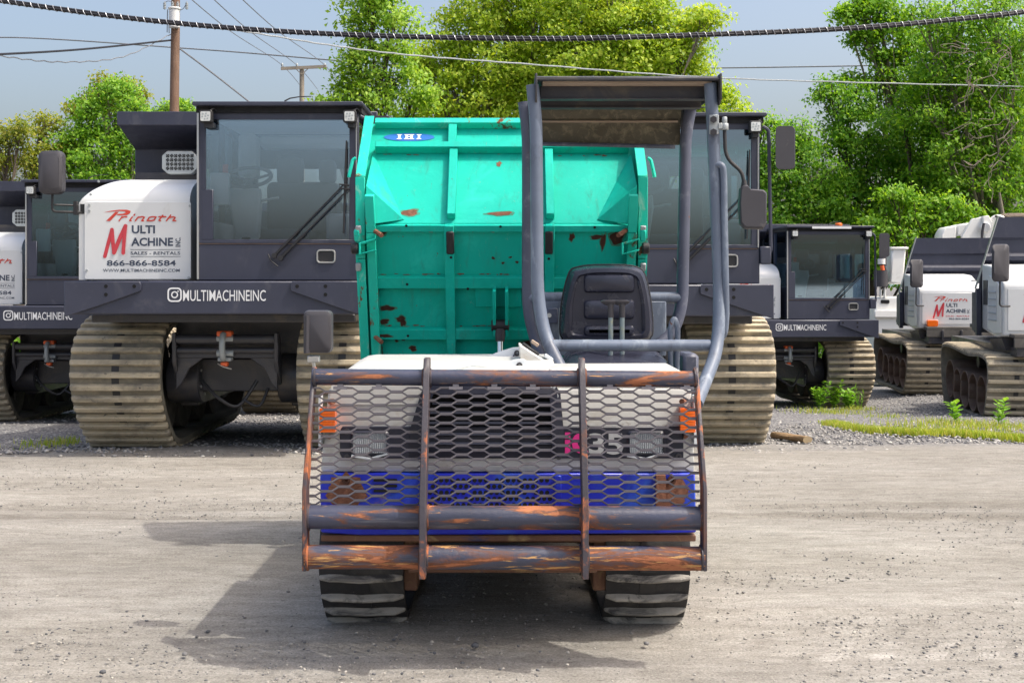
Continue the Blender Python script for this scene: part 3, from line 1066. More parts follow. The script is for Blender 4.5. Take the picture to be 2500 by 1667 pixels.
    for du, dv in ((0, 0), (16, 6)):
        a = Vector((LX(668 + du, .07), .10, LZ(624 + dv, .07)))
        bb = Vector((LX(838 + du, .07), .075, LZ(452 + dv, .07)))
        w.tube([a, a.lerp(bb, .35)], .013, 6)
        w.tube([a.lerp(bb, .35), bb], .007, 6)
        w.cyl(a + Vector((0, .02, 0)), a + Vector((0, -.02, 0)), .022, 10)
    wi = w.build('wiper', 'rubber_black', c)
    MB().tube([(LX(845, .07), .085, LZ(343, .07)), (LX(842, .07), .095, LZ(450, .07)), (LX(838, .07), .085, LZ(570, .07))], [.006, .012, .006], 6).build('wiper_blade', 'rubber_black', wi)
    MB().tube([(LX(852, .07), .07, LZ(452, .07)), (LX(828, .07), .07, LZ(450, .07)), (LX(830, .07), .07, LZ(460, .07)), (LX(855, .07), .07, LZ(462, .07))], .006, 6).build('wiper_clip', 'rubber_black', wi)
    MB().tube(arc_path([(LX(653, .08), .11, LZ(620, .08)), (LX(660, .08), .09, LZ(636, .08)), (LX(678, .08), .09, LZ(650, .08))], .03), .006, 6).build('washer_hose', 'rubber_black', wi)
    # work lights
    for u in (503, 854):
        x, z = LX(u, .02), LZ(285, .02)
        l = MB().prism([(px, .0, pz) for px, pz in rrect(x - .055, x + .055, z - .052, z + .052, .015)], (0, .06, 0)).build('work_light', 'rubber_black', c, .004)
        MB().prism([(px, -.001, pz) for px, pz in rrect(x - .042, x + .042, z - .04, z + .04, .01)], (0, -.004, 0)).build('lens', 'led_lens', l)
        dots = MB()
        for dx, dz in ((-.02, .02), (.005, .022), (.024, .005), (.018, -.02), (-.006, -.024), (-.026, -.004), (0, 0)):
            dots.cyl((x + dx, -.005, z + dz), (x + dx, -.0065, z + dz), .008, 8)
        dots.build('led_cluster', 'galv', l)
        MB().box(x - .02, x + .06 if u < 600 else x + .03, .03, .12, z - .09, z - .05).build('bracket', 'rubber_black', l)
        MB().tube([(x + .03, .03, z + .05), (x + .055, .06, z + .075), (x + .07, .1, z + .06)], .006, 6).build('cable', 'rubber_black', l)
    # interior
    it = MB()
    it.box(.18, .86, 1.20, 1.52, 1.98, 2.46)
    it.box(.16, .66, .78, 1.30, 1.85, 2.0)
    it.build('operator_seat', 'cab_seat', c, .05, seg=2)
    MB().box(.27, .53, 1.20, 1.32, 2.42, 2.70).build('headrest', 'cab_seat', c, .06, seg=2)
    MB().box(.69, .85, 1.10, 1.22, 2.44, 2.66).build('headrest', 'cab_seat', c, .04, seg=2)
    MB().box(cx0 + .075, cx1 - .075, .55, 1.58, 2.935, 2.965).build('headliner', 'cab_headliner', c)
    hl = MB()
    hl.box(cx0 + .075, cx0 + .25, 1.3, 1.55, 2.5, 2.94)
    hl.box(cx0 + .25, cx1 - .09, 1.42, 1.57, 2.80, 2.94)
    hl.build('rear_trim', 'cab_headliner', c, .04)
    col = MB()
    cxx = LX(603, .55)
    rings = []
    for z, w_, y_ in ((1.56, .075, .62), (1.78, .075, .60), (1.80, .095, .60), (2.02, .115, .56), (2.22, .14, .50), (2.34, .13, .50)):
        rings.append([Vector((cxx + px, y_ + py, z)) for px, py in rrect(-w_, w_, -.07, .07, .03)])
    col.loft(rings)
    sc = col.build('steering_column', 'console_grey', c)
    mb = MB()
    for k in range(4):
        z = 1.80 + k * .05
        mb.tube([(cxx + .098 * math.cos(a * .5236), .60 + .085 * math.sin(a * .5236), z) for a in range(12)], .014, 6, closed=True)
    mb.build('bellows', 'rubber_black', sc)
    swc = Vector((cxx + .03, .47, 2.44))
    ax1, ax2 = Vector((1, 0, 0)), Vector((0, .86, .5))
    mb = MB()
    mb.tube([swc + ax1 * .20 * math.cos(a * .2618) + ax2 * .20 * math.sin(a * .2618) for a in range(24)], .017, 8, closed=True)
    for a in (.3, 2.84, 4.71):
        mb.tube([swc + Vector((0, 0, -.03)), swc + ax1 * .2 * math.cos(a) + ax2 * .2 * math.sin(a)], .012, 6)
    mb.cyl(swc + Vector((0, 0, -.10)), swc + Vector((0, -.02, -.01)), .04, 12)
    mb.build('steering_wheel', 'cab_seat', sc)
    mb = MB()
    mb.tube([(cxx + .12, .5, 2.23), (cxx + .30, .46, 2.26)], .012, 6)
    mb.tube([(cxx - .12, .5, 2.25), (cxx - .24, .46, 2.29)], .010, 6)
    mb.build('stalk', 'console_grey', sc)
    MB().box(cx0 + .075, cx0 + .24, .24, .30, 2.18, 2.46).build('monitor', 'console_grey', c, .01)
    MB().box(cx0 + .17, cx0 + .215, .30, .34, 2.46, 2.54).build('hammer', 'red_plastic', c, .005)
    MB().box(.86, 1.10, .45, 1.2, 1.56, 2.12).build('side_console', 'cab_interior', c, .03)
    MB().box(cx0 + .075, cx1 - .075, 1.585, 1.597, 1.57, 2.2).build('rear_trim', 'cab_interior', c)
    for xa_, xb_ in ((cx0 + .072, cx0 + .080), (cx1 - .080, cx1 - .072)):
        MB().box(xa_, xb_, .2, 1.58, 1.57, 2.04).build('brightening_liner', 'cab_interior', c)  # pale liners added to brighten the inside of the cab

    # --- right mirror on its pole
    mp = MB().tube(arc_path([(cx1 + .02, .14, 1.80), (cx1 + .10, .12, 1.80), (cx1 + .075, .10, 2.90), (cx1 + .02, .1, 2.93)], .04), .016, 8).build('mirror_pole', 'carrier_paint', t)
    MB().box(cx1, cx1 + .10, .10, .17, 1.70, 1.86).build('pole_bracket', 'carrier_paint', mp, .01)
    mm = MB()
    rings = []
    for y, k in ((.02, 1), (.05, 1.02), (.12, .82), (.15, .5)):
        rings.append([Vector((cx1 + .205 + px * k + (y - .02) * .3, y, 2.735 + pz * k)) for px, pz in rrect(-.085, .085, -.19, .19, .04)])
    mm.loft(rings).build('mirror', 'plastic_dark', mp)
    # --- left mirror on the hood
    ma = MB()
    ma.tube(arc_path([(LX(128, .1), .1, LZ(470, .1)), (LX(127, .1), .1, LZ(517, .1)), (LX(150, .1), .12, LZ(517, .1)), (LX(206, .2), .26, LZ(517, .1))], .05), .011, 8)
    ma.tube([(LX(132, .1), .1, LZ(500, .1)), (LX(190, .2), .2, LZ(500, .1))], .009, 8)
    ma.box(LX(182, .2), LX(190, .2), .17, .22, LZ(525, .2), LZ(492, .2))
    ma.box(LX(194, .2), LX(206, .2), .22, .31, LZ(522, .2), LZ(498, .2))
    arm = ma.build('mirror_arm', 'rubber_black', t)
    MB().tube(arc_path([(LX(208, .2), .27, LZ(505, .2)), (LX(213, .2), .25, LZ(520, .2)), (LX(219, .2), .28, LZ(529, .2))], .03), .007, 6).build('cable', 'rubber_black', arm)
    mm = MB()
    rings = []
    for y, k in ((.03, .78), (.05, .96), (.10, 1.0), (.13, .98)):
        rings.append([Vector((LX(128, .1) + px * k, y, LZ(422, .1) + pz * k)) for px, pz in rrect(-.105, .105, -.188, .188, .05)])
    mm.loft(rings).build('mirror', 'plastic_dark', arm)

    # --- tipper bed with visor
    bd = MB()
    bw = 1.235
    bd.box(-bw, -.02, 1.76, 1.82, 1.66, 2.83)
    bd.box(-.02, bw, 1.76, 1.82, 1.66, 2.12)
    bd.box(bw - .12, bw, 1.76, 1.82, 2.12, 2.83)
    bd.box(-bw, -bw + .05, 1.82, 4.9, 1.70, 2.75)
    bd.box(bw - .05, bw, 1.82, 4.9, 1.70, 2.75)
    bd.box(-bw + .05, bw - .05, 1.82, 4.9, 1.66, 1.72)
    bd.prism([(-bw + .002, 1.22, 3.0), (-bw + .002, 1.775, 2.82), (-bw + .002, 1.80, 2.85), (-bw + .002, 1.25, 3.03)], (2 * bw - .004, 0, 0))
    bd.box(-bw, bw, 1.20, 1.235, 2.995, 3.125)
    for s in (-1, 1):
        bd.prism([(s * bw - (.012 if s > 0 else 0), 1.236, 3.0), (s * bw - (.012 if s > 0 else 0), 1.82, 2.80), (s * bw - (.012 if s > 0 else 0), 1.82, 2.84), (s * bw - (.012 if s > 0 else 0), 1.236, 3.04)], (.012, 0, 0))
    bed = bd.build('tipper_bed', 'carrier_paint', t, .006)
    MB().box(-.9, .9, 1.9, 4.6, 1.40, 1.655).build('bed_frame', 'carrier_frame', bed)
    sk_ = MB().box(1.19, 1.245, .24, 4.4, 1.25, 1.50).build('side_skirt', 'carrier_paint', t, .006)
    tx_ = MB()
    text_into(tx_, 'MULTIMACHINEINC.COM', (1.2475, .42, 1.37), (0, 1, 0), (0, 0, 1), 1.3, .085, .012)
    tx_.build('lettering', 'decal_white', sk_, smooth=False)
    # exhaust guard
    ex = MB()
    eu = lambda u: LX(u, 1.25)
    ev = lambda v: LZ(v, 1.25)
    oc = [(395, 380), (408, 369), (468, 369), (481, 382), (481, 412), (468, 425), (410, 425), (395, 412)]
    ex.prism([(eu(u), 1.25, ev(v)) for u, v in oc], (0, .10, 0))
    eg = ex.build('exhaust_guard', 'galv', t, .006)
    for r_ in range(4):
        for c_ in range(7):
            hh = MB()
            x, z = eu(409.5 + c_ * 9.9), ev(381 + r_ * 10.2)
            for q in range(4):
                a0 = q * math.pi / 2 + .18 + (r_ + c_) % 2 * .6
                vs = [(x, 1.247, z)] + [(x + .0175 * math.cos(a0 + k * .3), 1.247, z + .0175 * math.sin(a0 + k * .3)) for k in range(5)]
                hh.add(vs, [(0, 1, 2, 3, 4, 5)])
            hh.build('vent_hole', 'hole_black', eg, smooth=False)
    MB().box(-1.1, -.30, 1.35, 1.7, 2.30, 2.56).build('engine_cover', 'carrier_frame', t)

    # --- undercarriage
    un = MB()
    un.box(-1.15, 1.15, .25, 4.7, 1.16, 1.235)
    un.box(-.62, .62, 1.0, 3.9, .78, 1.16)
    un.cyl((0, 1.9, 1.0), (0, 1.9, 1.2), .62, 32)
    un.box(-.60, .60, .95, 1.10, .50, .80)
    un.box(-.62, .62, 3.5, 3.7, .45, .9)
    un.box(-.60, -.44, 1.1, 3.8, .35, .8)
    un.box(.44, .60, 1.1, 3.8, .35, .8)
    u = un.build('undercarriage_frame', 'carrier_frame', t, .01)
    for s in (-1, 1):
        dr = MB().cyl((s * .36, 1.02, .62), (s * .66, 1.02, .62), .23, 28).build('drive_drum', 'carrier_frame', u, .012)
        bl = MB()
        for k in range(6):
            a = k * 1.047 + .5
            bl.cyl((s * .36, 1.02 + .15 * math.cos(a), .62 + .15 * math.sin(a)), (s * .35, 1.02 + .15 * math.cos(a), .62 + .15 * math.sin(a)), .014, 8)
        bl.build('bolt_ring', 'bright_metal', dr)
    tf = MB()
    tx0, tx1 = LX(428, .55), LX(676, .55)
    for z in (1.00, .90):
        tf.cyl((tx0, .55, z), (tx1, .55, z), .045 if z > .95 else .03, 14)
    tf.box(tx0, tx1, .56, .60, .83, .90)
    for x in (tx0, tx1):
        tf.prism([(x - .018, .50, 1.06), (x - .018, .62, 1.06), (x - .018, .66, .98), (x - .018, .72, .60), (x - .018, .66, .58), (x - .018, .50, .80)], (.036, 0, 0))
    for s, x in ((1, tx0), (-1, tx1)):
        tf.prism([(x, .57, .84), (x + s * .26, .57, .84), (x + s * .12, .57, .74), (x + s * .05, .57, .60), (x, .57, .55)], (0, .03, 0))
    tow = tf.build('tow_frame', 'carrier_frame', t, .006)
    sx = LX(548, .5)
    MB().tube([(sx + .0, .46 - .05 * math.sin(a * .2618 * 1), .94 + .105 * math.cos(a * .2618)) for a in range(13)], .028, 10).build('shackle', 'galv', tow)
    sh = MB()
    sh.box(sx - .065, sx + .065, .47, .58, 1.03, 1.075)
    sh.box(sx - .03, sx + .03, .47, .55, .76, .80)
    sh.build('shackle_pin', 'orange_paint', tow, .008)
    sh = MB()
    for z in (1.005, .875):
        sh.cyl((sx - .075, .53, z), (sx + .075, .53, z), .032, 12)
    sh.box(sx - .06, sx + .06, .49, .58, .805, .84)
    sh.build('shackle_block', 'galv', tow, .006)
    MB().tube([(sx - .06, .5, .785), (sx, .46, .76), (sx + .07, .47, .74)], .006, 5).build('split_pin', 'bright_metal', tow)
    hs = MB()
    hs.tube(catmull([(-.30, .7, .62), (-.12, .55, .48), (.05, .6, .40), (.2, .7, .62)], 6, False), .016, 6)
    hs.tube(catmull([(.30, .7, .55), (.24, .6, .40), (.10, .62, .45)], 6, False), .014, 6)
    hs.build('hose', 'rubber_black', u)
    # --- tracks
    ctrl = [(1.05, .0), (.72, .20), (.50, .47), (.44, .72), (.53, .97), (.78, 1.12), (1.10, 1.165), (2.1, 1.12), (3.2, 1.15), (3.75, 1.08), (4.1, .80), (4.05, .50),
            (3.75, .14), (3.4, .0), (2.6, .0), (1.8, .0)]
    for x0, x1 in ((-1.405, -.60), (.60, 1.405)):
        build_track(t, 'track', ctrl, x0, x1, .05, .044, .060, .108, 'carrier_belt', 'carrier_tread_dust',
                    [(1.25, .33, .27), (1.85, .33, .27), (2.45, .33, .27), (3.05, .33, .27), (3.55, .55, .36), (.96, .66, .36)], 'track_inside')
    return t


master = build_carrier()
master.location = (CX2, CY2, 0)
master['label'] = 'large charcoal tracked carrier with white sign panel on its hood, left of the teal skip'
master['group'] = 'tall cabbed tracked carriers'


def banded(root):
    for ch in root.children_recursive:
        if ch.name.startswith('windscreen') and 'frame' not in ch.name:
            ch.data = ch.data.copy()
            ch.data.materials[0] = MATS['cab_glass_banded']


SPOTS = [(1.03, 10.80, 0.0, 'charcoal tracked carrier behind the open seat, its cab right of the teal skip'),
         (-5.74, 14.75, 0.0, 'charcoal tracked carrier cut off by the left edge, behind the mirror of the large carrier'),
         (4.68, 19.75, 4.0, 'small-looking charcoal carrier with orange roof beacon, in the gap behind the right-hand track'),
         (-2.62, 17.3, 0.0, 'carrier standing behind the large left carrier, only a track seen between its tracks')]
SPOTZ = [-.03, -.30, -.63, -.42]
carriers = [master]
for (x, y, a, lab), z in zip(SPOTS, SPOTZ):
    c = copy_tree(master)
    c.location = (x, y, z)
    c.rotation_euler.z = R(a)
    c['label'] = lab
    banded(c)
    carriers.append(c)
rb = [o for o in carriers[3].children_recursive if o.name.startswith('roof')][0]
bc = MB().cyl((.78, .45, 3.05), (.78, .45, 3.11), .06, 14).mesh('beacon', 'orange_lens', .012)
link('beacon', bc, rb)
st = MB()
st.add([(.2, .036, 3.0), (.85, .036, 3.0), (.85, .036, 3.035), (.2, .036, 3.035)], [(0, 1, 2, 3)])
link('roof_sticker', st.mesh('roof_sticker', 'decal_white'), rb)


# ================================================================== THE CRAWLER DUMPER IN FRONT
def build_dumper():
    t = thing('crawler_dumper', 'worn crawler dumper with raised teal skip, open seat and steel mesh front guard', 'crawler dumper', (-.035, 5.6, 0))
    # ---------------------------------------------------------- front guard
    xl, xr, xa, xb = -.815, .757, -.348, .285
    prof = [(4.775, .383), (4.775, .70), (5.005, 1.165), (5.045, 1.165), (5.045, 1.10), (4.86, .70), (4.86, .383)]   # y,z of the end plates
    gd = link('front_guard', None, t, (0, -.7, .3))
    for x in (xl, xr):
        MB().prism([(x - .008, y, z) for y, z in prof], (.016, 0, 0)).build('end_plate', 'guard_plate', gd, .003)
    prof2 = [(4.715, .366), (4.725, .66), (4.93, 1.14), (4.975, 1.205), (5.03, 1.205), (5.03, 1.10), (4.84, .66), (4.83, .366)]
    for x in (xa, xb):
        MB().prism([(x - .0125, y, z) for y, z in prof2], (.025, 0, 0)).build('upright_plate', 'guard_plate', gd, .003)
    MB().cyl((xl, 4.99, 1.128), (xr, 4.99, 1.118), .0335, 20).build('top_bar', 'guard_paint', gd)
    MB().cyl((xl, 4.835, .585), (xr, 4.835, .58), .047, 24).build('middle_bar', 'guard_paint', gd)
    MB().cyl((xl, 4.815, .432), (xr, 4.815, .425), .047, 24).build('lower_bar', 'guard_paint_rusty', gd)
    for by, bz, br in ((4.99, 1.124, .0345), (4.835, .583, .048), (4.815, .429, .048)):
        for bx in (xl + .010, xa - .0145, xa + .0145, xb - .0145, xb + .0145, xr - .010):
            MB().tube([(bx, by + math.cos(a * .3927) * br, bz + math.sin(a * .3927) * br) for a in range(16)], .0055, 6, closed=True).build('weld_bead', 'guard_plate', gd)
    # expanded steel mesh, one sheet per bay
    o = Vector((0, 4.855, .628))
    e = Vector((0, 4.975 - 4.855, 1.092 - .628))
    Ls = e.length
    es = e.normalized()
    en = Vector((0, -es.z, es.y))
    per, amp, w, th = .1345, .0182, .0026, .0070
    rows = int(Ls / amp)
    for bay, (bx0, bx1) in enumerate(((xl + .008, xa - .0125), (xa + .0125, xb - .0125), (xb + .0125, xr - .008))):
        m = MB()
        for r_ in range(rows):
            pts = []
            k0 = int(math.floor((bx0 - per) / per))
            for k in range(k0, k0 + 20):
                x = k * per + (per / 2 if r_ % 2 else 0)
                lo, hi = r_ * amp + w * .75, (r_ + 1) * amp - w * .75
                pts += [(x - .022, lo), (x + .022, lo), (x + per / 2 - .022, hi), (x + per / 2 + .022, hi)]
            cl = []
            for i in range(len(pts) - 1):
                (ax, az), (bx, bz) = pts[i], pts[i + 1]
                if bx <= bx0 or ax >= bx1:
                    continue
                if ax < bx0:
                    az += (bz - az) * (bx0 - ax) / (bx - ax)
                    ax = bx0
                if bx > bx1:
                    bz = az + (bz - az) * (bx1 - ax) / (bx - ax)
                    bx = bx1
                if not cl:
                    cl.append((ax, az))
                cl.append((bx, bz))
            if len(cl) < 2:
                continue
            rings = []
            for (x, z) in cl:
                c = Vector((x, 0, 0)) + o + es * z
                tl = en * th + es * w * .30
                rings.append([c - es * w - tl, c + es * w - tl * .6, c + es * w + tl, c - es * w + tl * .6])
            m.loft(rings)
        m.build('mesh_panel', 'mesh_steel', gd, smooth=False)
    tabs = MB()
    for k in range(10):
        x = -.70 + k * .157
        if min(abs(x - xa), abs(x - xb)) < .05:
            continue
        tabs.box(x - .028, x + .028, 4.962, 4.985, 1.079, 1.090)
        tabs.box(x - .012, x + .012, 4.965, 4.985, 1.088, 1.10)
    tabs.build('mesh_clips', 'mesh_steel', gd)

    # ---------------------------------------------------------- nose: white front panel, lamps, grille
    yF = 5.14
    fp = MB()
    pts = [(802, 948), (1688, 948), (1697, 1152), (782, 1152)]
    fp.prism([P(u, v, yF) for u, v in pts], (0, .05, 0))
    n = fp.build('nose_panel', 'hood_white', t, .012, seg=2)
    bd = MB().prism([P(u, v, yF - .002) for u, v in ((836, 1040), (1662, 1040), (1668, 1052), (1668, 1118), (836, 1118), (830, 1106), (830, 1052))], (0, -.012, 0)).build('lamp_band', 'band_black', n, .004)
    for (u0, u1) in ((862, 946), (1535, 1618)):
        fr = MB()
        a = [(p.x, p.z) for p in (P(u0 - 6, 1112, yF), P(u1 + 6, 1050, yF))]
        o1 = rrect(a[0][0], a[1][0], a[0][1], a[1][1], .02)
        o2 = rrect(a[0][0] + .01, a[1][0] - .01, a[0][1] + .012, a[1][1] - .008, .015)
        q = len(o1)
        fr.add([(x, yF - .015, z) for x, z in o1] + [(x, yF - .026, z) for x, z in o2] + [(x, yF + .02, z) for x, z in o2],
               [(i, (i + 1) % q, q + (i + 1) % q, q + i) for i in range(q)] + [(q + i, q + (i + 1) % q, 2 * q + (i + 1) % q, 2 * q + i) for i in range(q)])
        hl = fr.build('headlight', 'band_black', n)
        ln = MB()
        x0, x1, z0, z1 = a[0][0] + .011, a[1][0] - .011, a[0][1] + .014, a[1][1] - .01
        nr = 16
        for i in range(nr):                                        # fluted lens
            xa_, xb_ = x0 + (x1 - x0) * i / nr, x0 + (x1 - x0) * (i + 1) / nr
            xm = (xa_ + xb_) / 2
            ln.add([(xa_, yF - .017, z0), (xm, yF - .022, z0), (xb_, yF - .017, z0), (xa_, yF - .017, z1), (xm, yF - .022, z1), (xb_, yF - .017, z1)],
                   [(0, 1, 4, 3), (1, 2, 5, 4)])
        ln.build('lens', 'lens_glass', hl, smooth=False)
        MB().tube([P(u0 - 4, 1112, yF - .02), P((u0 + u1) / 2, 1120, yF - .02), P(u1 + 2, 1106, yF - .02)], .006, 6).build('lamp_rim', 'light_paint_chip', hl)
    for (u, v) in ((846, 1053), (847, 1116), (1657, 1114), (1022, 1114), (1364, 1114), (1356, 966), (1350, 942)):
        MB().ring(P(u, v, yF - .016), (0, 1, 0), .005, .013, .01, 12).build('bolt', 'plastic_dark' if v > 1000 else 'light_paint_chip', n)
    # grille: dark frame and louvres in front of a black void
    gr = MB().prism([P(u, v, yF - .001) for u, v in ((1046, 946), (1350, 946), (1360, 960), (1368, 1050), (1366, 1112), (1008, 1112), (1008, 1050), (1034, 960))], (0, -.006, 0)).build('grille', 'hole_black', n)
    out1 = [(1040, 940), (1356, 940), (1368, 958), (1376, 1050), (1374, 1118), (1000, 1118), (1000, 1050), (1028, 958)]
    in1 = [(1058, 962), (1336, 962), (1342, 972), (1348, 1050), (1348, 1100), (1036, 1100), (1036, 1050), (1054, 972)]
    fm = MB()
    q = len(out1)
    A = [P(u, v, yF - .016) for u, v in out1] + [P(u, v, yF - .034) for u, v in in1] + [P(u, v, yF - .004) for u, v in in1] + [P(u, v, yF + .0) for u, v in out1]
    fm.add(A, [(k * q + i, k * q + (i + 1) % q, (k + 1) * q + (i + 1) % q, (k + 1) * q + i) for k in range(3) for i in range(q)])
    fm.build('grille_frame', 'band_black', gr)
    for k, v in enumerate((985, 1008, 1033, 1060, 1083)):
        s = 1 if v < 1045 else 0
        du = max(0, (1050 - v)) * .25
        MB().fbox(P(1201, v, yF - .018), (1, 0, 0), (0, .9, -.35), (0, .35, .9), ((1040 - 1201 + du) * yF / F, (1350 - 1201 - du * .5) * yF / F, -.010, .012, -.006, .005)).build('louver', 'band_black', gr)
    # model number
    dg = MB()
    a = P(1379, 1105, yF)
    k = yF / F
    yy = yF - .0155
    dg.add([(a.x, yy, a.z), (a.x + 13 * k, yy, a.z), (a.x + 13 * k, yy, a.z + 33 * k), (a.x, yy, a.z + 33 * k)], [(0, 1, 2, 3)])
    dg.add([(a.x, yy, a.z + 36 * k), (a.x + 13 * k, yy, a.z + 36 * k), (a.x + 13 * k, yy, a.z + 51 * k), (a.x, yy, a.z + 51 * k)], [(0, 1, 2, 3)])
    cc = (a.x + 42 * k, a.z + 25 * k)
    vs = [(cc[0] + r_ * k * math.cos(R(55 + j * 25)), yy, cc[1] + r_ * k * math.sin(R(55 + j * 25))) for r_ in (26, 11) for j in range(11)]
    dg.add(vs, [(j, j + 1, 12 + j, 11 + j) for j in range(10)])
    dg.build('model_letters', 'decal_pink', bd, smooth=False)
    dg = MB()
    a = P(1437, 1108, yF)
    text_into(dg, '35', (a.x, yy, a.z), (1, 0, 0), (0, 0, 1), 84 * k, 52 * k, .03)
    dg.build('model_number', 'decal_grey', bd, smooth=False)
    # amber side lamps
    for (u0, u1, s) in ((781, 819, -1), (1660, 1697, 1)):
        a, b = P(u0, 1054, 5.10), P(u1, 996, 5.10)
        sl = MB()
        for i in range(9):
            za, zb = a.z + (b.z - a.z) * i / 9, a.z + (b.z - a.z) * (i + .82) / 9
            sl.box(a.x, b.x, 5.085, 5.15, za, zb)
        sl.box(a.x + .002, b.x - .002, 5.089, 5.148, a.z, b.z)
        l = sl.build('side_lamp', 'orange_lens', n)
        MB().box(a.x - .006 if s < 0 else b.x - .004, a.x + .004 if s < 0 else b.x + .008, 5.10, 5.16, a.z - .06, b.z + .05).build('lamp_bracket', 'light_paint_chip', l)
        MB().cyl(P((u0 + u1) / 2 + 14 * -s, 980, 5.10), P((u0 + u1) / 2 + 6 * -s, 980, 5.14), .012, 8).build('rusty_bolt', 'rust_patch', l)
        MB().cyl(P((u0 + u1) / 2 + 4 * -s, 1066, 5.10), P((u0 + u1) / 2 + 4 * -s, 1066, 5.14), .010, 8).build('rusty_bolt', 'rust_patch', l)
    # ---------------------------------------------------------- blue chassis front
    yB = 5.12
    bl = MB()
    bl.prism([P(u, v, yB) for u, v in ((781, 1155), (1697, 1155), (1700, 1300), (1600, 1302), (880, 1306), (783, 1300))], (0, .06, 0))
    ch = bl.build('chassis_front', 'dumper_blue', t, .006)
    pf = MB()
    for j in range(5):
        for i in range(22):
            if (i * 7 + j * 3) % 11 == 0:
                continue
            u = 1050 + i * 13.6 + (6.8 if j % 2 else 0)
            v = 1172 + j * 15
            c = P(u, v, yB - .0015)
            pf.add([(c.x + .0095 * math.cos(a * .785), c.y, c.z + .0095 * math.sin(a * .785)) for a in range(8)], [tuple(range(8))])
    pf.build('perforation', 'hole_black', ch, smooth=False)
    for u0, v0, u1, v1 in ((1024, 1160, 1040, 1240), (1354, 1160, 1370, 1240)):
        a, b = P(u0, v1, yB), P(u1, v0, yB)
        MB().box(a.x, b.x, yB - .012, yB - .001, a.z, b.z).build('perforated_plate_edge', 'dumper_blue', ch, .002)
    for v in (1168, 1182, 1194):
        a, b = P(912, v + 7, yB), P(970, v, yB)
        MB().prism([(x, yB - .001, z) for x, z in rrect(a.x, b.x, a.z, b.z, .005)], (0, -.002, 0)).build('slot', 'hole_black', ch)
    for u, ru in ((845, 46), (1640, 40)):
        rp = MB()
        c = P(u, 1200, yB - .003)
        rp.add([(c.x + (ru + 6 * math.sin(a * 3.1) + 4 * math.sin(a * 1.3 + u)) * k * math.cos(a * .2618), c.y, c.z + (ru * .92 + 6 * math.sin(a * 2.3) + 3 * math.cos(a * 4.1)) * k * math.sin(a * .2618)) for a in range(24)], [tuple(range(24))])
        pr = rp.build('rust_disc', 'rust_patch', ch, smooth=False)
        MB().ring(P(u, 1172, yB - .01), (0, 1, 0), .008, .018, .012, 12).build('eye_bolt', 'rust_dark', pr)
    a = P(1600, 1262, yB)
    MB().fbox(a, (1, 0, 0), (0, 1, 0), (0, 0, 1), (0, .04, -.03, -.002, -.02, .18)).build('rusty_strap', 'rust_patch', ch)
    fr = MB()
    fr.box(P(782, 1, yB).x, P(1700, 1, yB).x, 5.13, 5.22, .425, .452)
    fr.build('bottom_lip', 'frame_rust', ch, .004)
    # frame under the nose between the tracks
    un = MB()
    un.box(-.46, .40, 5.22, 7.9, .40, .56)
    un.box(-.36, .34, 5.12, 5.26, .345, .372)
    un.box(-.44, .36, 5.16, 5.30, .285, .345)
    un.box(-.47, -.41, 5.28, 7.6, .18, .42)
    un.box(.35, .41, 5.28, 7.6, .18, .42)
    for x in (-.47, .36):
        un.cyl((x, 5.5, .30), (x + .05, 5.5, .30), .13, 18)
    uf = un.build('under_frame', 'frame_rust', t, .006)
    MB().box(-.40, .34, 5.9, 7.4, .56, .95).build('engine_bay', 'black_matte', t)
    # ---------------------------------------------------------- hood covers
    hx0, hxm, hx1 = P(802, 1, yF).x, .19, P(1688, 1, yF).x
    hd = MB()
    sec = []
    def hood_ring(y, z, inset):
        return [Vector((hx0 - .0 + inset, y, z)), Vector((hxm, y, z + .004))]
    rings = []
    prof_h = [(5.135, 1.075, 0), (5.137, 1.105, .004), (5.15, 1.122, .012), (5.18, 1.131, .02), (5.55, 1.150, .035), (5.93, 1.163, .045), (5.96, 1.158, .047), (5.965, 1.0, .045)]
    m_ = MB()
    vs = []
    for y, z, ins in prof_h:
        vs += [(hx0 + .002 + ins * 1.5, y, 1.0), (hx0 + ins * .55 + .01, y, z - .028), (hx0 + ins + .03, y, z - .006), (hx0 + ins + .07, y, z), (hxm, y, z + .002), (hxm, y, 1.0)]
    fs = []
    for i in range(len(prof_h) - 1):
        for j in range(5):
            fs.append((i * 6 + j, i * 6 + j + 1, (i + 1) * 6 + j + 1, (i + 1) * 6 + j))
    fs.append(tuple(range(6)))
    m_.add(vs, fs)
    hood = m_.build('hood', 'hood_white', t)
    MB().prism([P(u, v, 5.152) for u, v in ((1340, 903), (1655, 902), (1674, 912), (1682, 950), (1340, 950))], (0, .42, 0)).build('nose_ledge', 'hood_white', t, .018, seg=2)
    for (u, v, d) in ((1262, 866, 5.86), (1268, 896, 5.45)):
        b = MB()
        c = P(u, v, d)
        kx = d / F
        b.loft([[c + Vector((-72 * kx + i * 0, -.01, -.012)) + Vector((0, q[0], q[1])) for q in ((0, 0), (.02, 0), (.02, .004), (0, .004))] for i in (0,)] +
               [[c + Vector((x * kx, 0, 0)) + Vector((0, q[0], q[1])) for q in ((-.03, -.012), (.03, -.012), (.025, h), (-.025, h))] for x, h in ((-45, .014), (-10, .034), (10, .036), (24, .02))])
        la = b.build('latch', 'light_paint_chip', hood, .003)
        MB().ring(c + Vector((0, -.034, .01)), (0, 1, 0), .006, .014, .01, 12).build('latch_pin', 'plastic_dark', la)
        MB().tube([c + Vector((-.01, -.04, .01)), c + Vector((-.02, -.05, -.01)), c + Vector((0, -.05, -.025))], .003, 5).build('latch_wire', 'plastic_dark', la)
    MB().tube([P(1095, 905, 5.2), P(1150, 893, 5.35), P(1230, 897, 5.4)], .0025, 5).build('stay_wire', 'galv', hood)
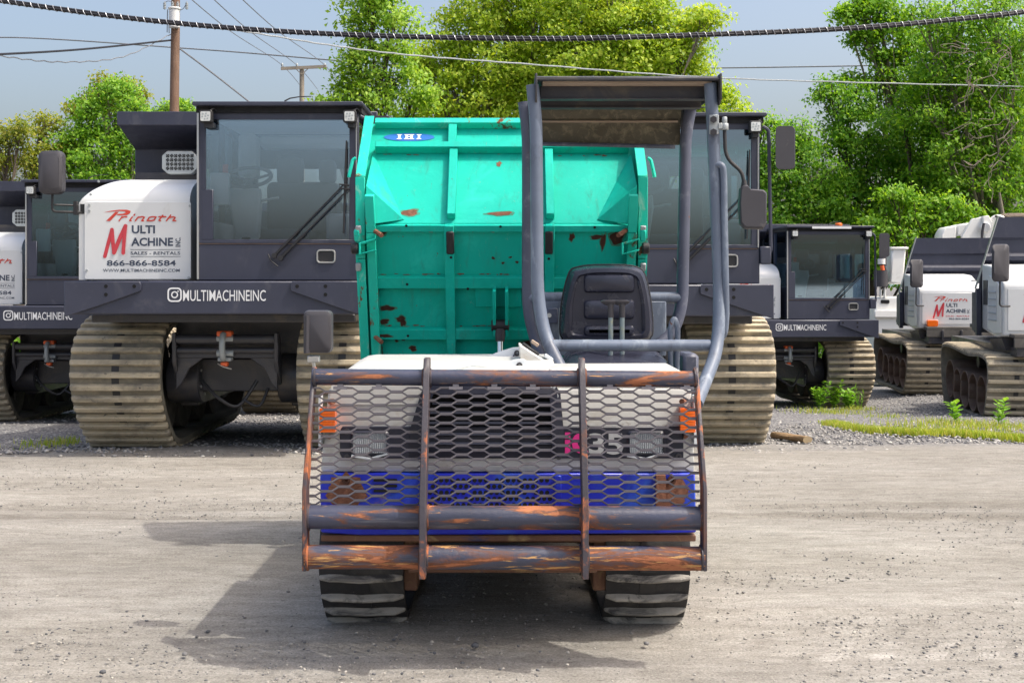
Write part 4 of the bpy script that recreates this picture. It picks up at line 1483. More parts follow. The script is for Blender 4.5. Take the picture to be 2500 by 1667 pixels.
    # sloping control box beside the operator
    cb = MB()
    cb.prism([P(u, v, 5.62) for u, v in ((1266, 838), (1270, 893), (1358, 900), (1350, 893))], (0, .16, 0))
    box = cb.build('control_box', 'hood_white', t, .006)
    MB().fbox(P(1270, 838, 5.70), (.83, 0, -.56), (0, 1, 0), (.56, 0, .83), (.01, .10, -.06, .06, .001, .012)).build('key_panel', 'rubber_black', box, .003)
    MB().fbox(P(1300, 846, 5.70), (.83, 0, -.56), (0, 1, 0), (.56, 0, .83), (-.02, .02, -.03, .01, .010, .028)).build('switch', 'canopy_board', box, .003)
    MB().fbox(P(1333, 874, 5.70), (.83, 0, -.56), (0, 1, 0), (.56, 0, .83), (-.015, .03, -.04, .02, .001, .018)).build('switch', 'light_paint_chip', box, .003)

    # ---------------------------------------------------------- operator frame and canopy
    dF, dR = 5.80, 6.54
    r = .0305
    fl = arc_path([P(1300, 208, dF), P(1309, 300, dF), P(1312, 720, dF), P(1330, 822, 5.76), P(1372, 905, 5.66)], .16, 6)
    rp = MB().tube(fl, r, 14).build('front_post', 'rops_paint', t)
    fr_ = arc_path([P(1734, 205, dF), P(1740, 300, dF), P(1757, 700, dF), P(1754, 850, 5.74), P(1700, 985, 5.40)], .16, 6)
    rp2 = MB().tube(fr_, r, 14).build('front_post', 'rops_paint', t)
    MB().tube([P(1345, 843, 5.74), P(1750, 843, 5.74)], r * .9, 14).build('cross_bar', 'rops_paint', rp)
    weld = MB()
    weld.tube([P(1352, 843, 5.74), P(1342, 843, 5.745)], r * 1.12, 12)
    weld.tube([P(1739, 843, 5.74), P(1748, 843, 5.74)], r * 1.1, 12)
    weld.build('weld_bead', 'frame_rust', rp)
    hr = arc_path([P(1744, 404, dF - .01), P(1764, 402, dF - .035), P(1767, 430, dF - .03), P(1773, 770, dF - .03), P(1769, 815, dF - .03), P(1757, 828, dF - .01)], .05, 5)
    MB().tube(hr, .0165, 10).build('grab_rail', 'rops_paint', rp2)
    for v in (292, 323):
        MB().cyl(P(1742, v, dF - .025), P(1742, v, dF - .06), .017, 6).build('bolt', 'plastic_dark', rp2)
    MB().box(P(1729, 1, dF).x, P(1752, 1, dF).x, dF - .036, dF - .026, P(1, 330, dF).z, P(1, 283, dF).z).build('bolt_plate', 'galv', rp2, .002)
    rl = arc_path([P(1278, 250, dR), P(1288, 330, dR), P(1288, 760, dR), P(1312, 850, dR - .02), P(1330, 900, dR - .2)], .15, 6)
    q = MB().tube(rl, r, 14).build('rear_post', 'rops_dark', t)
    rr = arc_path([P(1688, 255, dR), P(1674, 330, dR), P(1666, 740, dR), P(1648, 805, dR), P(1600, 850, dR - .05)], .13, 6)
    MB().tube(rr, r * 1.05, 14).build('rear_post', 'rops_dark', t)
    MB().tube([P(1290, 727, dR), P(1664, 727, dR)], r, 12).build('rear_cross_bar', 'rops_paint', q)
    # canopy: front lip, ribs, liner boards, mouldy rear visor
    zF = P(1, 200, dF).z
    cxl, cxr = P(1314, 1, dF).x, P(1746, 1, dF).x
    lxl, lxr = P(1298, 1, dR).x - .02, P(1690, 1, dR).x
    yA, yZ = dF - .06, dR + .02
    cpan = MB()
    sk = [(yA, zF + .012), (yA + .06, zF + .026), (yZ - .1, zF + .03), (yZ, zF - .0), (yZ + .06, zF - .10), (yZ + .07, zF - .115), (yZ + .045, zF - .115), (yZ - .02, zF - .02), (yZ - .12, zF + .01), (yA, zF - .002)]
    cpan.prism([(cxl - .012, y, z) for y, z in sk], (cxr - cxl + .030, 0, 0))
    cano = cpan.build('canopy', 'canopy_dark', t, .003)
    for x in (cxl - .016, cxr + .012):
        MB().prism([(x, yA - .005, zF + .03), (x, yZ, zF + .034), (x, yZ, zF - .03), (x, yA + .10, zF - .05), (x, yA + .06, zF - .115), (x, yA - .005, zF - .09)], (.010, 0, 0)).build('side_flange', 'canopy_dark', cano, .002)
    MB().box(cxl + .02, cxr - .02, yA + .04, yZ - .13, zF - .012, zF - .002).build('liner_board', 'canopy_board', cano)
    for y, h, bt in ((yA + .12, .055, 0), (yA + .42, .055, 0)):
        bm_ = MB()
        bm_.prism([(cxl + .01, y, zF - .012), (cxl + .01, y + .03, zF - .012), (cxl + .01, y + .03, zF - .012 - h), (cxl + .01, y + .055, zF - .012 - h), (cxl + .01, y + .055, zF - .02 - h), (cxl + .01, y - .01, zF - .02 - h), (cxl + .01, y - .01, zF - .012 - h), (cxl + .01, y, zF - .012 - h)], (cxr - cxl - .02, 0, 0))
        bm_.build('roof_beam', 'canopy_dark', cano, .002)
    vz1, vz0 = P(1, 262, dR).z, P(1, 353, dR).z
    vs_ = MB()
    vs_.prism([(lxl + .02, dR - .06, vz1 + .05), (lxl + .02, dR + .03, (vz0 + vz1) / 2), (lxl + .02, dR + .02, vz0), (lxl + .02, dR + .035, vz0), (lxl + .02, dR + .045, (vz0 + vz1) / 2), (lxl + .02, dR - .04, vz1 + .06)], (lxr - lxl - .08, 0, 0))
    vs_.build('rear_visor', 'canopy_mouldy', cano, .003)
    MB().tube([P(1302, 352, dR), P(1500, 355, dR), P(1648, 359, dR)], .011, 8).build('visor_seal', 'rops_dark', cano)
    MB().tube([P(1302, 297, dR + .0), P(1655, 297, dR + .0)], .006, 6).build('visor_seam', 'canopy_board', cano)
    # ---------------------------------------------------------- mirrors
    dM = 5.2
    ma = MB()
    ma.tube(arc_path([P(766, 955, dM), P(767, 888, dM), P(758, 866, dM)], .03), .008, 8)
    ma.box(P(752, 1, dM).x, P(780, 1, dM).x, dM - .02, dM + .02, P(1, 884, dM).z, P(1, 868, dM).z)
    ml = ma.build('mirror_arm', 'bright_metal', t, .003)
    b = MB()
    rings = []
    for y, kk in ((-.035, .80), (-.028, .95), (.0, 1.0), (.03, .98)):
        rings.append([P(777 + px * kk, 810 + pz * kk, dM) + Vector((0, y, 0)) for px, pz in rrect(-35, 35, -53, 52, 12)])
    b.loft(rings)
    b.tube([P(750, 770, dM - .028), P(749, 862, dM - .028)], .014, 8)
    b.build('mirror', 'plastic_dark', ml)
    dM2 = 5.78
    ma = MB()
    ma.cyl(P(1769, 318, dM2), P(1769, 302, dM2), .019, 12)
    ma.box(P(1752, 1, dM2).x, P(1762, 1, dM2).x, dM2 - .02, dM2 + .02, P(1, 316, dM2).z, P(1, 302, dM2).z)
    ma.cyl(P(1769, 302, dM2), P(1769, 286, dM2), .013, 6)
    mr = ma.build('mirror_clamp', 'galv', t, .002)
    MB().tube(arc_path([P(1769, 318, dM2), P(1771, 385, dM2), P(1812, 420, dM2), P(1817, 452, dM2)], .06), .009, 8).build('mirror_arm', 'rubber_black', mr)
    MB().tube([P(1817, 440, dM2), P(1817, 458, dM2)], [.011, .017], 10).build('arm_boot', 'rubber_black', mr)
    b = MB()
    shp = [(1806, 460), (1814, 452), (1822, 452), (1830, 462), (1862, 464), (1870, 472), (1869, 548), (1861, 561), (1816, 559), (1806, 548), (1803, 500)]
    cc = Vector((sum(u for u, v in shp) / len(shp), sum(v for u, v in shp) / len(shp)))
    rings = []
    for y, kk in ((-.035, .9), (-.026, .985), (.0, 1.0), (.025, .98)):
        rings.append([P(cc.x + (u - cc.x) * kk, cc.y + (v - cc.y) * kk, dM2) + Vector((0, y, 0)) for u, v in shp])
    b.loft(rings).build('mirror', 'plastic_dark', mr)

    # ---------------------------------------------------------- seat
    dS = 6.30
    st = MB()
    def seat_ring(kk, y):
        o_ = [(1392, 668), (1412, 655), (1450, 650), (1520, 650), (1552, 655), (1572, 672), (1586, 735), (1591, 800), (1585, 822), (1560, 832), (1400, 832), (1376, 822), (1370, 800), (1375, 735)]
        c_ = catmull([Vector((u, v, 0)) for u, v in o_], 3)
        return [P(1480 + (p.x - 1480) * kk, 745 + (p.y - 745) * kk, dS) + Vector((0, y, 0)) for p in c_]
    st.loft([seat_ring(1.0, .05), seat_ring(1.02, .0), seat_ring(1.0, -.035), seat_ring(.93, -.065), seat_ring(.84, -.07), seat_ring(.80, -.058)])
    sb = st.build('seat_back', 'seat_vinyl', t)
    for (u0, u1, v0, v1) in ((1422, 1548, 668, 716), (1422, 1548, 730, 780), (1422, 1548, 792, 822)):
        m_ = MB()
        a, bb = P(u0, v1, dS), P(u1, v0, dS)
        m_.loft([[Vector((x, dS - .052, z)) for x, z in rrect(a.x, bb.x, a.z, bb.z, .02)],
                 [Vector((x, dS - .072, z)) for x, z in rrect(a.x + .01, bb.x - .01, a.z + .01, bb.z - .01, .02)],
                 [Vector((x, dS - .078, z)) for x, z in rrect(a.x + .03, bb.x - .03, a.z + .025, bb.z - .025, .015)]])
        m_.build('cushion_pad', 'seat_vinyl', sb)
    for s in (-1, 1):
        m_ = MB()
        pts_ = [P(1480 + s * 78, 680, dS), P(1480 + s * 90, 740, dS), P(1480 + s * 92, 815, dS)]
        m_.tube([p + Vector((0, -.05, 0)) for p in catmull(pts_, 5, False)], [.012] + [.02] * 9 + [.012], 8)
        m_.build('side_bolster', 'seat_vinyl', sb)
    MB().tube([p + Vector((0, .01, 0)) for p in seat_ring(1.025, 0.0)], .006, 6, closed=True).build('piping', 'rubber_black', sb)
    cu = MB()
    sec = []
    for x, h in ((1378, .0), (1392, .035), (1430, .055), (1480, .042), (1540, .050), (1600, .045), (1622, .02), (1628, 0)):
        c_ = P(x, 893, 6.0)
        sec.append([Vector((c_.x, 5.84, c_.z - .03)), Vector((c_.x, 5.83, c_.z + h * .4)), Vector((c_.x, 5.90, c_.z + .01 + h)), Vector((c_.x, 6.2, c_.z + .03 + h)), Vector((c_.x, 6.26, c_.z - .03))])
    cu.loft(sec)
    cs = cu.build('seat_cushion', 'seat_vinyl', t)
    MB().box(P(1385, 1, 6).x, P(1625, 1, 6).x, 5.86, 6.34, .86, 1.085).build('seat_box', 'rops_dark', t, .01)
    MB().box(P(1330, 1, dR).x, P(1625, 1, dR).x, dR - .03, dR - .0, 1.12, P(1, 735, dR).z).build('back_plate', 'rops_paint', t, .004)
    br = MB()
    br.box(P(1335, 1, 6.42).x, P(1362, 1, 6.42).x, 6.40, 6.47, P(1, 790, 6.42).z, P(1, 752, 6.42).z)
    sbk = br.build('seat_bracket', 'rops_dark', t, .005)
    MB().cyl(P(1341, 770, 6.40), P(1341, 770, 6.39), .012, 8).build('bolt', 'bright_metal', sbk)
    MB().tube(arc_path([P(1368, 752, 6.33), P(1366, 800, 6.33), P(1370, 850, 6.30)], .03), .006, 6).build('seat_wire', 'galv', sbk)
    # levers
    for u in (1491, 1519):
        lv = MB().tube([P(u, 900, 5.95), P(u, 755, 5.95)], .0115, 10).build('lever', 'lever_paint', t)
        m_ = MB()
        kk = 5.95 / F
        c_ = P(u - 3, 740, 5.95)
        m_.tube([P(u, 775, 5.95), P(u, 750, 5.95), P(u - 1, 742, 5.95)], [.014, .014, .017], 10)
        m_.loft([[c_ + Vector((px * kk, py * .022, dz)) for px, py in [(22 * w_ * math.cos(a * .5236), w_ * math.sin(a * .5236)) for a in range(12)]] for dz, w_ in ((-.010, .45), (.0, .9), (.010, 1.0), (.016, .7))])
        m_.build('knob', 'plastic_dark', lv)
    MB().tube(arc_path([P(1638, 910, 5.9), P(1636, 800, 5.9), P(1646, 772, 5.9), P(1655, 800, 5.9), P(1652, 910, 5.9)], .03), .013, 10).build('lock_lever', 'rops_paint', t)
    MB().box(P(1655, 1, 6.2).x, P(1692, 1, 6.2).x, 6.0, 6.4, .8, P(1, 858, 6.2).z).build('side_tank', 'rops_dark', t, .015)

    # ---------------------------------------------------------- raised skip
    xL, xR = -.865, .750
    K = Vector((0, 6.76, 1.84))
    fd = Vector((0, .355, -.935)).normalized()          # down the floor
    fn = Vector((0, fd.z, -fd.y))                        # out of the floor, towards the camera
    wd = (Vector((0, 7.25, 2.497)) - K).normalized()     # up the front board
    wnrm = Vector((0, -wd.z, wd.y))
    EX = Vector((1, 0, 0))

    def s_at(org, d, v):
        q_ = (V0 - v) / F
        return (q_ * org.y - org.z + CH) / (d.z - q_ * d.y)

    def pos(org, d, nrm, v, nn_=0.0):
        return org + d * s_at(org, d, v) + nrm * nn_

    fs = lambda v: s_at(K, fd, v)
    ws = lambda v: s_at(K, wd, v)
    Lf, Lw = 1.45, ws(303)
    body = MB()
    body.fbox(K, EX, fd, fn, (xL + .02, xR - .02, .004, Lf, -.006, 0))
    body.fbox(K, EX, wd, wnrm, (xL + .02, xR - .02, 0, Lw, -.006, 0))
    sk = body.build('skip', 'teal_paint', t)

    def xw(u, v, org, d):
        return (u - U0) * pos(org, d, Vector((0, 0, 0)), v).y / F

    def wbox(name, u0, u1, v0, v1, h, mat='teal_paint', on='w', h0=.001, x0=None, x1=None, bev=.003):
        org, d, nr = (K, wd, wnrm) if on == 'w' else (K, fd, fn)
        a, b = sorted((s_at(org, d, v0), s_at(org, d, v1)))
        X0 = xw(u0, (v0 + v1) / 2, org, d) if x0 is None else x0
        X1 = xw(u1, (v0 + v1) / 2, org, d) if x1 is None else x1
        return MB().fbox(org, EX, d, nr, (X0, X1, a, b, h0, h)).build(name, mat, sk, bev)

    xi0, xi1 = xL + .075, xR - .075
    # front board: top rim, channel and uprights
    wbox('top_rim', 0, 0, 303.5, 316, .055, 'teal_edge', x0=xL + .06, x1=xR - .06)
    wbox('channel', 0, 0, 362, 376, .06, x0=xi0, x1=xi1)
    for uc in (1105, 1341):
        wbox('upright', uc - 10, uc + 10, 316.5, 361.5, .05)
        wbox('upright', uc - 10, uc + 10, 376.5, 536, .05)
    # floor side: cross bars and long ribs
    wbox('cross_bar', 0, 0, 546, 562, .035, on='f', x0=xi0, x1=xi1)
    wbox('cross_bar', 0, 0, 671, 698, .045, on='f', x0=xi0, x1=xi1)
    wbox('cross_bar', 0, 0, 797, 822, .045, on='f', x0=xi0, x1=xi1)
    for uc in (1101, 1340):
        wbox('long_rib', uc - 11, uc + 11, 545, 960, .052, on='f')
        wbox('rubber_pad', uc - 10, uc + 9, 557, 612, .066, 'rubber_black', on='f', h0=.0525, bev=.006)
    # side flanges: upper light one on the board, lower one along the floor
    for s, xo in ((-1, xL), (1, xR)):
        a0, a1 = (xo, xo + .055) if s < 0 else (xo - .055, xo)
        C = pos(K, wd, wnrm, 435, .0)
        up = MB()
        yT = K + wd * Lw + wnrm * .062
        # outer plate outline in the y-z plane
        pC = Vector((0, 6.735, 2.095))
        pM = K + fd * fs(620) + fn * .075
        pB = K + fd * Lf + fn * .075
        inT = K + wd * Lw - wnrm * .03
        inB = K + fd * Lf - fn * .35
        xx = a0 if s < 0 else a1 - .012
        MB().prism([(xx, p.y, p.z) for p in (yT, pC, pM, pB, inB, Vector((0, 7.35, 1.9)), inT)], (.012, 0, 0)).build('side_wall', 'teal_edge', sk)
        for pa, pb, wth, nm in ((yT, pC, .055, 'side_flange'), (pC, pM, .052, 'side_flange'), (pM + Vector((0, .01, 0)), pB, .050, 'side_flange')):
            d_ = (pb - pa)
            l_ = d_.length
            d_.normalize()
            nr = Vector((0, d_.z, -d_.y))
            if nr.y > 0:
                nr = -nr
            MB().fbox(pa, EX, d_, nr, (a0, a0 + wth if s < 0 else a1, .001, l_ - .001, -.004, .006) if s < 0 else (a1 - wth, a1, .001, l_ - .001, -.004, .006)).build(nm, 'teal_edge', sk, .002)
        # inner post of the floor frame
        b0 = xo + .062 if s < 0 else xo - .062 - .05
        MB().fbox(K, EX, fd, fn, (b0, b0 + .05, fs(560) , Lf, .001, .07)).build('frame_post', 'teal_edge', sk, .002)
        MB().fbox(K, EX, fd, fn, (b0, b0 + .05, fs(470), fs(559), .03, .07)).build('frame_post', 'teal_edge', sk, .002)
        # corner gusset: lit sloping face and the plate below it
        g0 = xo + .06 if s < 0 else xo - .06
        A = K + wd * ws(375) + Vector((g0, 0, 0)) + wnrm * .004
        B = Vector((xw(986 if s < 0 else 1458, 536, K, wd), 0, 0)) + K + wd * ws(537) + wnrm * .004
        Cc = Vector((g0, 6.73, 2.045))
        D = Vector((g0, 0, 0)) + K + fd * fs(541) + fn * .06
        tri = MB().prism([A, B, Cc], Vector((0, .004, -.004)))
        tri.build('gusset', 'teal_paint', sk)
        MB().prism([Cc, B, D], Vector((0, .006, .0))).build('gusset_plate', 'teal_paint', sk)
        # hinge pins, latch hook and rubber stop
        u = 876 if s < 0 else 1566
        wbox('pin', u - 7, u + 7, 548, 576, .10, 'teal_edge', on='f', h0=.062, bev=.006)
        m_ = MB()
        c_ = pos(K, fd, fn, 590, .11)
        c_.x = (898 - U0) * c_.y / F if s < 0 else (1540 - U0) * c_.y / F
        m_.prism([c_ + Vector((-.045, 0, .03)), c_ + Vector((.045, -.02, .055)), c_ + Vector((.045, -.02, .045)), c_ + Vector((-.03, 0, .02))], (0, .05, 0))
        m_.prism([c_ + Vector((-.045, 0, -.035)), c_ + Vector((.045, -.02, -.015)), c_ + Vector((.045, -.02, -.005)), c_ + Vector((-.03, 0, -.025))], (0, .05, 0))
        m_.box(c_.x - .05, c_.x - .038, c_.y, c_.y + .05, c_.z - .035, c_.z + .03)
        m_.build('latch_hook', 'teal_edge', sk, .003)
        c2 = c_ + Vector((-.075 if s < 0 else .085, .03, 0))
        MB().cyl(c2 + Vector((-.02, 0, 0)), c2 + Vector((.02, 0, 0)), .032, 14).build('rubber_stop', 'rubber_black', sk, .006)
        for v in (548, 804):
            c3 = pos(K, fd, fn, v + 12, .075)
            c3.x = (925 - U0) * c3.y / F if s < 0 else (1516 - U0) * c3.y / F
            MB().tube([c3 + Vector((-.03 * -s, .02, .02)), c3 + Vector((.02 * -s, -.05, -.012))], .013, 8).build('tie_hook', 'rust_patch', sk)
        c4 = Vector((xo + s * .012, 6.85, 2.16))
        MB().tube(arc_path([c4 + Vector((0, 0, .05)), c4 + Vector((s * .018, 0, .04)), c4 + Vector((s * .036, -.02, -.05)), c4 + Vector((s * .036, -.02, -.06))], .015), .010, 8).build('side_handle', 'teal_edge', sk)
        for v in (430, 520, 840):
            wbox('hinge_lug', (873 if s < 0 else 1560), (886 if s < 0 else 1573), v + 110, v + 128, .095, 'galv', on='f', h0=.0725, bev=.004)
    # bolt holes
    for (u, v) in ((992, 545), (1222, 547), (1452, 549), (994, 687), (1142, 698), (1101, 621), (1340, 624), (996, 812)):
        c_ = pos(K, fd, fn, v, .0535 if u in (1101, 1340) else .0465)
        c_.x = (u - U0) * c_.y / F
        m_ = MB()
        m_.add([c_ + EX * .008 * math.cos(a * .785) + fd * .008 * math.sin(a * .785) for a in range(8)], [tuple(range(8))])
        m_.build('bolt_hole', 'hole_black', sk, smooth=False)
    # maker's oval
    c_ = pos(K, wd, wnrm, 336, .003)
    c_.x = (999 - U0) * c_.y / F
    kk = c_.y / F
    m_ = MB()
    rx, rz = 62 * kk, 10.5 * kk / abs(wd.z)
    m_.add([c_ + EX * rx * math.cos(a * .2618) + wd * rz * math.sin(a * .2618) for a in range(24)], [tuple(range(24))])
    ov = m_.build('maker_oval', 'decal_blue', sk, smooth=False)
    m_ = MB()
    hh = 13 * kk / abs(wd.z)
    o_ = c_ - EX * 30 * kk - wd * hh / 2 + wnrm * .002
    sw = 5.5 * kk
    def bar(x0, x1, z0, z1, e_=0.0):
        q_ = [o_ + EX * x0 + wd * z0, o_ + EX * x1 + wd * z0, o_ + EX * x1 + wd * z1, o_ + EX * x0 + wd * z1]
        m_.add([p + wnrm * e_ for p in q_], [(0, 1, 2, 3)])
    px = kk
    for x0 in (3, 21, 33, 51):
        bar(x0 * px, (x0 + 6) * px, 0, hh)
    for x0, w_ in ((0, 12), (18, 12), (30, 12), (48, 12)):
        bar(x0 * px, (x0 + w_) * px, 0, hh * .16, .0006)
        bar(x0 * px, (x0 + w_) * px, hh * .84, hh, .0006)
    bar(26 * px, 34 * px, hh * .42, hh * .6, .0012)
    m_.build('maker_letters', 'decal_white', ov, smooth=False)
    # rust spots where paint has flaked
    spots = [('w', 999, 520, 24, 7), ('w', 1222, 522, 26, 5.5), ('w', 1218, 401, 6, 5.5), 
             ('f', 930, 565, 14, 11), ('f', 945, 752, 15, 7), ('f', 937, 785, 13, 6), ('f', 979, 779, 12, 7), ('f', 984, 788, 6, 9), ('f', 938, 812, 16, 4), ('f', 1396, 579, 6, 9),
             ('f', 1456, 579, 14, 5), ('f', 1472, 590, 6, 18), ('f', 1507, 579, 16, 18), ('f', 1293, 842, 20, 13), ('f', 928, 853, 6, 12),
             ('f', 1204, 630, 4, 3), ('f', 1228, 642, 3, 3), ('f', 1246, 628, 4, 2), ('f', 1262, 640, 3, 3), ('f', 985, 828, 5, 3), ('f', 1008, 850, 9, 6), ('f', 1013, 826, 7, 3), ('f', 968, 832, 4, 3),
             ('f', 1220, 905, 8, 5)]
    for i, (on, u, v, ru, rv) in enumerate(spots):
        org, d, nr = (K, wd, wnrm) if on == 'w' else (K, fd, fn)
        e_ = .0015
        if 797 <= v <= 822 and on == 'f':
            e_ = .047
        c_ = pos(org, d, nr, v, e_)
        c_.x = (u - U0) * c_.y / F
        kk = c_.y / F
        rr_ = random.Random(i)
        m_ = MB()
        ph = [rr_.uniform(0, 6) for _ in range(4)]
        pts_ = []
        for a in range(20):
            th = a / 20 * 6.283
            f_ = 1 + .16 * math.sin(2 * th + ph[0]) + .12 * math.sin(3 * th + ph[1]) + .10 * math.sin(5 * th + ph[2])
            pts_.append(c_ + EX * ru * kk * f_ * math.cos(th) + d * rv * kk / abs(d.z) * f_ * math.sin(th))
        cen_ = sum(pts_, Vector()) / 20
        hl_ = MB()
        hl_.add([cen_ + (p - cen_) * (1.28 + .12 * math.sin(j * 1.7 + ph[3])) - nr * .0007 for j, p in enumerate(pts_)], [tuple(range(20))])
        hl_.build('rust_halo', 'rust_stain', sk, smooth=False)
        m_.add(pts_, [tuple(range(20))])
        m_.build('rust_spot', 'rust_patch' if on == 'w' else 'rust_dark', sk, smooth=False)
    # flaked paint along the ribs and welds
    rr_ = random.Random(21)
    lines = [('w', 940, 1290, 378, .0015), ('w', 1350, 1480, 380, .0015), ('f', 930, 1480, 566, .0015), ('f', 925, 1090, 669, .0015), ('f', 1115, 1260, 669, .0015),
             ('f', 925, 1090, 795, .0015), ('f', 1115, 1280, 795, .0015), ('f', 925, 1480, 702, .0015), ('f', 940, 1280, 826, .0015)]
    for on, ua, ub, v, e_ in lines:
        org, d, nr = (K, wd, wnrm) if on == 'w' else (K, fd, fn)
        for q_ in range(7):
            u_, v_ = rr_.uniform(ua, ub), v + rr_.uniform(-1.5, 1.5)
            c_ = pos(org, d, nr, v_, e_)
            c_.x = (u_ - U0) * c_.y / F
            if min(abs(u_ - 1103), abs(u_ - 1340)) < 16:
                continue
            kk = c_.y / F
            ru, rv = rr_.uniform(2, 9), rr_.uniform(.8, 2)
            m_ = MB()
            m_.add([c_ + EX * ru * kk * (1 + .3 * math.sin(3 * a + q_)) * math.cos(a * .6283) + d * rv * kk * math.sin(a * .6283) * (1 + .3 * math.cos(2 * a + q_)) for a in range(10)], [tuple(range(10))])
            m_.build('rust_spot', 'rust_patch', sk, smooth=False)
    # lift ram and its clevis
    for u in (1207, 1237):
        x = (u - U0) * 6.85 / F
        MB().fbox(K + Vector((x, 0, 0)), EX, fd, fn, (-.009, .009, fs(692), fs(800), .001, .13)).build('clevis_plate', 'teal_paint', sk, .003)
    wbox('clevis_base', 1160, 1272, 700, 748, .012, on='f')
    c_ = pos(K, fd, fn, 778, .10)
    c_.x = (1221 - U0) * c_.y / F
    m_ = MB().cyl(c_ + Vector((-.05, 0, 0)), c_ + Vector((.05, 0, 0)), .034, 16)
    ram = m_.build('ram_eye', 'rubber_black', t, .006)
    MB().tube([c_ + Vector((0, 0, -.02)), c_ + Vector((0, -.01, -.09))], [.034, .024], 14).build('ram_neck', 'plastic_dark', ram)
    MB().cyl(c_ + Vector((0, -.01, -.085)), c_ + Vector((0, -.10, -.55)), .0185, 18).build('ram_rod', 'chrome', ram)
    # rear frame carrying the skip hinge
    m_ = MB()
    m_.box(-.55, .48, 7.0, 7.9, .52, .66)
    m_.cyl((-.6, 7.5, .62), (.52, 7.5, .62), .05, 14)
    m_.build('rear_frame', 'frame_rust', t, .006)
    # ---------------------------------------------------------- rubber tracks
    ctrl = [(5.56, .0), (5.38, .07), (5.26, .20), (5.225, .33), (5.28, .46), (5.44, .56), (5.7, .58), (6.6, .54), (7.5, .57), (7.85, .50), (7.95, .33), (7.86, .14), (7.6, .0), (7.0, .0), (6.3, .0)]
    for x0, x1 in ((-.828, -.468), (.405, .765)):
        tr = build_track_at(t, ctrl, x0, x1)
    MB().prism([(.70, 5.30, .58), (.75, 5.30, .58), (.75, 5.34, .40), (.70, 5.34, .40)], (0, .02, 0)).build('mud_flap', 'plastic_dark', t)
    return t


def build_track_at(t, ctrl, x0, x1):
    ox, oy = t.location.x, t.location.y
    c = [(y - oy, z) for y, z in ctrl]
    n0 = t.location.copy()
    t.location = (0, 0, 0)
    tr = build_track(t, 'rubber_track', c, x0 - ox, x1 - ox, .03, .032, .026, .108, 'rubber_track', 'rubber_lug',
                     [(5.6 - oy, .30, .22), (6.05 - oy, .13, .10), (6.45 - oy, .13, .10), (6.85 - oy, .13, .10), (7.25 - oy, .13, .10), (7.6 - oy, .30, .22)], 'frame_rust', lug_profile=.0045, slots=True)
    t.location = n0
    return tr


dumper = build_dumper()


